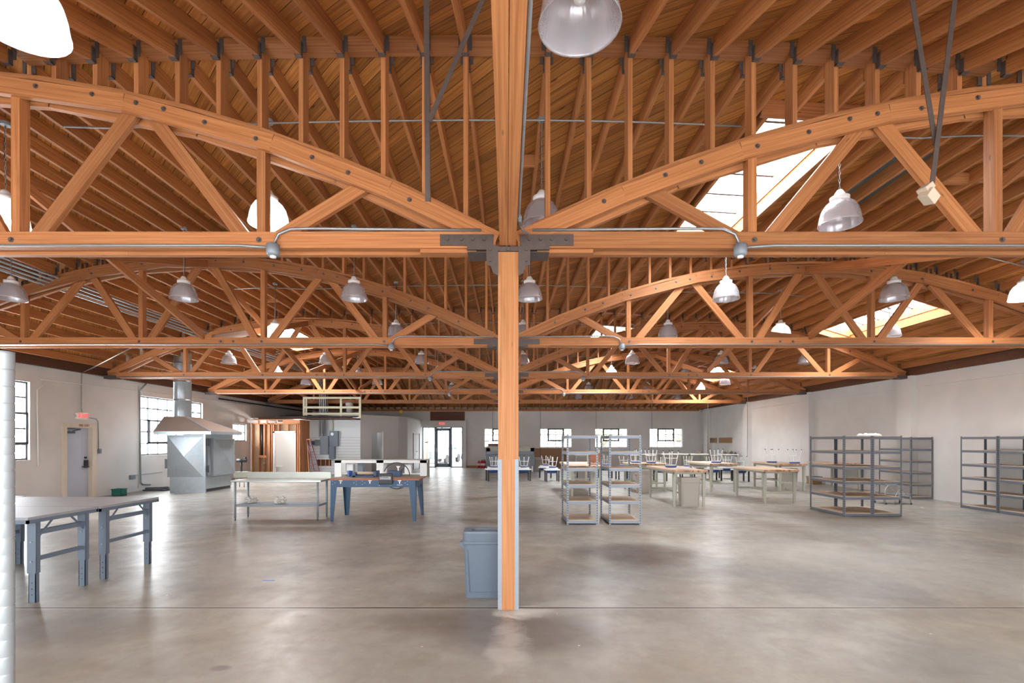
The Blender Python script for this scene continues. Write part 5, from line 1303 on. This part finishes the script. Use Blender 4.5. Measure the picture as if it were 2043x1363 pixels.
for (px, wd, hh, m) in ((695, .3, .42, 'whitemetal'), (716, .25, .5, 'panelgrey'), (812, .3, .4, 'whitemetal')):
    tag(MB().box(-wd/2, wd/2, -.15, .15, 0, hh).box(-wd/2+.02, wd/2-.02, -.156, -.15, .02, hh-.02).build('storage_carton', M[m], loc=((px-CX)/F*CYD, CYD+.35, .151)), '%s carton on the white counter shelf %s' % ('white' if m == 'whitemetal' else 'grey', {695: 'at its left end', 716: 'left of its middle post', 812: 'in its right bay'}[px]), 'carton')
# entry portal and shop front
ex0, ex1 = EN[0], EN[1]
structure_box('trim_1', MB().box(ex0-.05, ex1+.2, YB-.22, YB, EN[3], 2.9).box(ex1, ex1+.2, YB-.22, YB, 0, EN[3]).box(ex0-.1, ex0, YB-.05, YB, 0, EN[3]), M['trimcream'] if False else M['wall'])
tag(MB().box((858-CX)/F*31, (927-CX)/F*31, YB-.04, YB, 2.92, 3.47).build('timber_cladding', M['browntimber']), 'dark brown timber cladding above the entrance doorway', 'panel')
dr = empty('door_2', kind='structure')
def ey(px): return (px-CX)/F*(YB+.08)
ef = MB()
for a, b_ in ((843, 845), (867, 871), (898.5, 902), (921.5, 924)): ef.box(ey(a), ey(b_), YB+.04, YB+.12, 0, EN[3])
ef.box(ex0, ex1, YB+.04, YB+.12, EN[3]-.05, EN[3]).box(ex0, ey(868), YB+.04, YB+.12, 0, .06).box(ey(901), ex1, YB+.04, YB+.12, 0, .06)
ef.build('storefront_frame', M['greymetal'], dr)
dl = MB().box(ey(869), ey(873.5), YB+.05, YB+.1, .02, EN[3]-.06).box(ey(895.5), ey(900), YB+.05, YB+.1, .02, EN[3]-.06).box(ey(869), ey(900), YB+.05, YB+.1, .02, .25).box(ey(869), ey(900), YB+.05, YB+.1, EN[3]-.24, EN[3]-.06)
dl = dl.build('door_leaf', M['greymetal'], dr)
MB().tube([(ey(871.5), YB-.0, .95), (ey(871.5), YB-.0, 1.2)], .02, 8).build('door_handle', M['galv'], dl)
MB().box(ex0, ex1, YB+.07, YB+.076, .05, EN[3]-.05).build('glass_pane', M['glass'], dr)
e = empty('exit_sign', (ey(883.5), YB-.24, 2.72), label='red exit sign over the glass entrance door', cat='sign')
B(-.17, .17, -.03, .02, -.1, .1).build('sign_body', M['signwhite'], e, .008)
text('sign_lettering', 'EXIT', .19, (0, -.034, 0), (PI/2, 0, 0), M['redglow'], e)
tag(MB().box(-.1, .1, 0, .01, 0, .07).build('window_sign', M['darkgrey'], loc=(ey(850.5), YB+.055, 1.54)), 'small dark notice on the left glass panel of the entrance', 'notice')
# timber curb, extinguishers, printer, board
tag(MB().box(ex1+.2, (975-CX)/F*30.9, YB-.14, YB, 0, .13).build('timber_curb', M['fir_light']), 'orange timber curb on the floor along the back wall', 'curb')
for i, (px, s) in enumerate(((955, .9), (961, 1.0), (965.5, 1.05))):
    r = empty('fire_extinguisher', ((px-CX)/F*30.6, 30.72-.03*i, 0), label='red fire extinguisher, %s of three below the first back window' % ('left', 'middle', 'right')[i], cat='fire extinguisher', group='fire extinguishers by the back wall')
    MB().lathe([(0, 0), (.075*s, 0), (.08*s, .02), (.08*s, .38*s), (.05*s, .44*s), (.02, .46*s), (0, .46*s)], seg=14).build('cylinder_body', M['red'], r)
    MB().box(-.015, .06, -.015, .015, .46*s, .5*s).tube([(.02, 0, .47*s), (.1, -.02, .45*s), (.1, -.04, .25*s)], .01, 6).build('valve', M['black'], r)
    MB().lathe([(.0812*s, .15), (.0812*s, .28)], seg=14).build('label_band', M['paper'], r)
PD = 26.9
r = empty('wide_printer', ((1018-CX)/F*PD, PD, 0), label='wide grey plotter cabinet with brown paper roll, standing behind the column', cat='plotter')
w = 97/F*PD/2
MB().box(-w, -w+.22, 0, .6, 0, 1.28).build('side_cabinet', M['panelgrey'], r); MB().box(w-.22, w, 0, .6, 0, 1.28).build('side_cabinet', M['panelgrey'], r)
MB().box(-w, w, 0, .6, 1.0, 1.3).build('print_body', M['sage'], r, .02)
MB().box(-w+.05, w-.05, -.08, .05, .92, 1.1).build('front_bar', mat('plotter_grey', lin(128, 134, 144), .4), r, .02)
MB().box(-w+.03, w-.03, .0, .55, 1.3, 1.36).build('lid', M['beigebin'], r)
MB().tube([(-w+.1, .3, 1.43), (-w+.9, .3, 1.43)], .08, 12).build('paper_roll', M['brownroll'], r)
MB().box(-w+.05, w-.05, .05, .1, .2, 1.0).build('back_panel', M['galvflat'], r)
for sx in (-1, 1): MB().box(sx*(w-.12)-.03, sx*(w-.12)+.03, -.1, .0, 0, .3).build('foot', M['whitemetal'], r)
tag(MB().box((1060-CX)/F*30.9, (1132-CX)/F*30.9, YB-.09, YB-.02, .03, 1.2).build('brown_board', M['brownboard']), 'large brown board leaning on the back wall under the second window', 'board')
# boards on the right wall
def rwy(px): return (WX-.0)/((px-CX)/F)
for a, b_, lb in ((1408.5, 1430, 'wooden tool board with dark hooks high on the right wall'), (1435, 1461, 'plain wooden board high on the right wall beside the tool board')):
    y0, y1 = rwy(b_), rwy(a)
    r = empty('wall_board', (WX-.0, (y0+y1)/2, 1.68), label=lb, cat='wall board')
    MB().box(-.03, 0, (y0-y1)/2, (y1-y0)/2, -.14, .15).build('board', M['card'], r)
    if a < 1420:
        t = MB(); random.seed(5)
        for i in range(6): yy = (y0-y1)/2+.3+i*.2; t.box(-.05, -.03, yy, yy+.05, -.02, .12)
        t.box(-.045, -.03, (y0-y1)/2+.25, (y1-y0)/2-.4, -.1, -.06).build('tool', M['black'], r)
# hanging drop cords
for i, (px, D, zb) in enumerate(((983, 27.5, 1.4), (1078, 24.5, .9), (1189, 24.5, .95), (1300, 24.5, .95), (1412, 24.5, 1.1), (1491, 22.0, .95))):
    x = (px-CX)/F*D
    tag(MB().tube([(x, D, zb), (x+.01, D, 2.4), (x, D, deck(x, D)-.2)], .008, 5).build('drop_cord', M['black']), 'thin black power cord hanging from the roof, %s from the entrance side' % nm[i], 'power cord', 'power cords hanging from the roof')
# yellow fixture on the office roof
tag(MB().lathe([(0, 0), (.03, 0), (.03, .18), (.1, .2), (.12, .3), (.06, .36), (0, .36)], seg=12).build('work_light', M['yellow'], loc=((800-CX)/F*27.2, 27.2, TOPW+.081)), 'small yellow lamp standing on the office roof', 'work light')
# clutter on back tables
random.seed(11)
for i in range(6):
    h = random.uniform(.05, .12); tag(MB().box(-.06, .06, -.06, .06, 0, h).lathe([(0, h), (.03, h), (.02, h+.05), (0, h+.05)], seg=8).build('small_tool', M['darkgrey']if i % 2 else M['brownroll'], loc=(11.15+i*.12, 25.75+random.random()*.3, .981)), 'small dark tool on the crowded pale table in the back corner', 'tool', 'small tools on the corner table')
tag(MB().lathe([(0, 0), (.12, 0), (.1, .1), (.0, .12)], seg=10, sx=1.6).build('cloth_bundle', M['brownroll'], loc=(10.15, 26.5, .981)), 'dark cloth heap on the pale narrow table at the back', 'cloth')
# step stool, box, tape
sc_ = empty('step_stool', (10.12, 13.2, 0), label='chrome two-step stool behind the dark free-standing shelving', cat='step stool')
for s in (-1, 1):
    y = s*.19
    MB().tube([(-.28, y, .01), (-.3, y, .4), (-.22, y, .5), (.0, y, .5), (.1, y, .42), (.34, y, .22), (.38, y, .01)], .014, 8).tube([(-.05, y, .01), (-.02, y, .25), (.08, y, .4)], .012, 8).tube([(.1, y, .25), (.34, y, .25)], .012, 8).build('frame', M['stain'], sc_)
MB().box(-.3, .02, -.2, .2, .5, .52).build('tread', M['galvflat'], sc_); MB().box(.1, .36, -.2, .2, .25, .27).build('tread', M['galvflat'], sc_)
MB().tube([(-.28, -.19, 0), (-.28, -.19, .04)], .02, 8).tube([(.38, -.19, 0), (.38, -.19, .04)], .02, 8).tube([(.38, .19, 0), (.38, .19, .04)], .02, 8).tube([(-.28, .19, 0), (-.28, .19, .04)], .02, 8).build('rubber_foot', M['black'], sc_)
bx_ = empty('cardboard_box', (11.8, 19.2, 0), label='small cardboard box on the floor by the right wall', cat='box')
MB().box(-.2, .15, -.2, .2, 0, .22).build('box_body', M['card'], bx_); MB().box(-.21, .16, -.21, .21, .22, .3).build('box_lid', M['panelgrey'], bx_)
tag(MB().box(-.07, .07, -.012, .012, .0005, .002).build('tape_strip', M['bluetape'], loc=((536-CX)/F*fl(1158.5), fl(1158.5), 0)), 'short strip of blue tape on the bare floor at left', 'tape')
tag(MB().box(-.03, .03, -.02, .02, 0, .008).build('paper_scrap', M['paper'], loc=((1839-CX)/F*fl(1013), fl(1013), 0)), 'white paper scrap on the floor right of the dark shelving', 'paper scrap')

# ---------------------------------------------------------------- outside
tag(B(-40, 40, 31.4, 90, -.25, -.05).build('pavement', M['asphalt']), kind='structure')
def car(x, y, rz, m, label):
    r = empty('car', (x, y, -.05), rz, label=label, cat='car', group='parked cars outside')
    MB().prism([(-2.2, .35), (2.2, .35), (2.25, .7), (2.1, .9), (1.1, 1.0), (.55, 1.42), (-1.1, 1.45), (-1.8, 1.05), (-2.2, .98)], 'y', -.85, .85).build('car_body', M[m], r, .08, fixn=True)
    MB().prism([(.98, 1.02), (.5, 1.37), (-1.05, 1.39), (-1.6, 1.05)], 'y', -.87, .87).build('side_glass', M['carglass'], r)
    for xx in (-1.35, 1.4):
        for s in (-1, 1):
            MB().tube([(xx, s*.88, .33), (xx, s*.68, .33)], .33, 18).build('wheel', M['tyre'], r)
    for s in (-1, 1): MB().box(2.2, 2.26, s*.6-.15, s*.6+.15, .65, .78).build('headlamp', M['whitemetal'], r)
    return r
car(-5.05, 39.5, 1.35, 'cargrey', 'silver car parked head-on beyond the glass entrance door')
car(-2.4, 44.5, 0.05, 'carwhite', 'white car parked side-on right of the entrance door')
def palm(x, y, h, lean, label):
    r = empty('palm_tree', (x, y, -.05), label=label, cat='tree')
    MB().tube([(0, 0, 0), (lean*.3, 0, h*.5), (lean, 0, h)], .16, 10, r2=.1).build('trunk', M['trunk'], r)
    fr = MB()
    for i in range(14):
        a = i*2.4; e = .5+.5*math.sin(i*1.7); L = 1.1
        p = Vector((lean, 0, h)); pts = [p, p+Vector((math.cos(a)*L*.5, math.sin(a)*L*.5, .3*e+.1)), p+Vector((math.cos(a)*L, math.sin(a)*L, -.2+.3*e))]
        for j in range(2):
            d = (pts[j+1]-pts[j]); n = Vector((-math.sin(a), math.cos(a), 0))*.14
            fr.poly([pts[j]-n, pts[j]+n, pts[j+1]+n*.5, pts[j+1]-n*.5])
    fr.build('fronds', M['leaf'], r)
palm(-6.05, 37, 2.55, .5, 'small leaning palm outside the left entrance glass')
def tree(x, y, h, label, seed):
    random.seed(seed); r = empty('tree', (x, y, -.05), label=label, cat='tree')
    t = MB().tube([(0, 0, 0), (.1, 0, h*.35), (.3, 0, h*.6)], .16, 8, r2=.08)
    for i in range(5): a = i*1.3; t.tube([(.15, 0, h*.4), (.15+math.cos(a)*.7, math.sin(a)*.7, h*.7), (.15+math.cos(a)*1.2, math.sin(a)*1.2, h*.9)], .06, 6, r2=.02)
    t.build('trunk', M['trunk'], r)
    f = MB()
    for i in range(420):
        p = Vector((random.gauss(.2, .9), random.gauss(0, .9), h*.8+random.gauss(0, .45))); n = Vector((random.gauss(0, 1), random.gauss(0, 1), random.gauss(0, 1))).normalized()*.11; q = n.orthogonal().normalized()*.07
        f.poly([p-n, p+q, p+n, p-q])
    f.build('foliage', M['leaf'], r)
tree(-1.7, 36, 3.4, 'pale tree outside the first back window by the column', 1); tree(13.6, 40, 3.6, 'bare-looking tree outside the last back window', 2)
tree(7.2, 38, 3.2, 'pale tree outside the third back window', 3); tree(3.6, 37, 3.0, 'pale tree outside the second back window', 4)

# lamps added to brighten the two small rooms
for nme, loc, e_, lb in (('added_light', (-10.4, 24.9, 2.62), 85, 'round lamp added to brighten the framed restroom'), ('added_light', (-7.6, 26.6, 2.8), 18, 'round lamp added to brighten the grey office room')):
    o = tag(MB().lathe([(0, -.05), (.1, -.04), (.13, .0), (.13, .06), (0, .06)], seg=16).build(nme, M['whitemetal'], loc=loc), lb, 'added lamp')
    l_ = bpy.data.lights.new('room_fill', 'POINT'); l_.energy = e_; l_.shadow_soft_size = .08; q_ = bpy.data.objects.new('room_fill', l_); COL.objects.link(q_); q_.parent = o; q_.location = (0, 0, -.16)
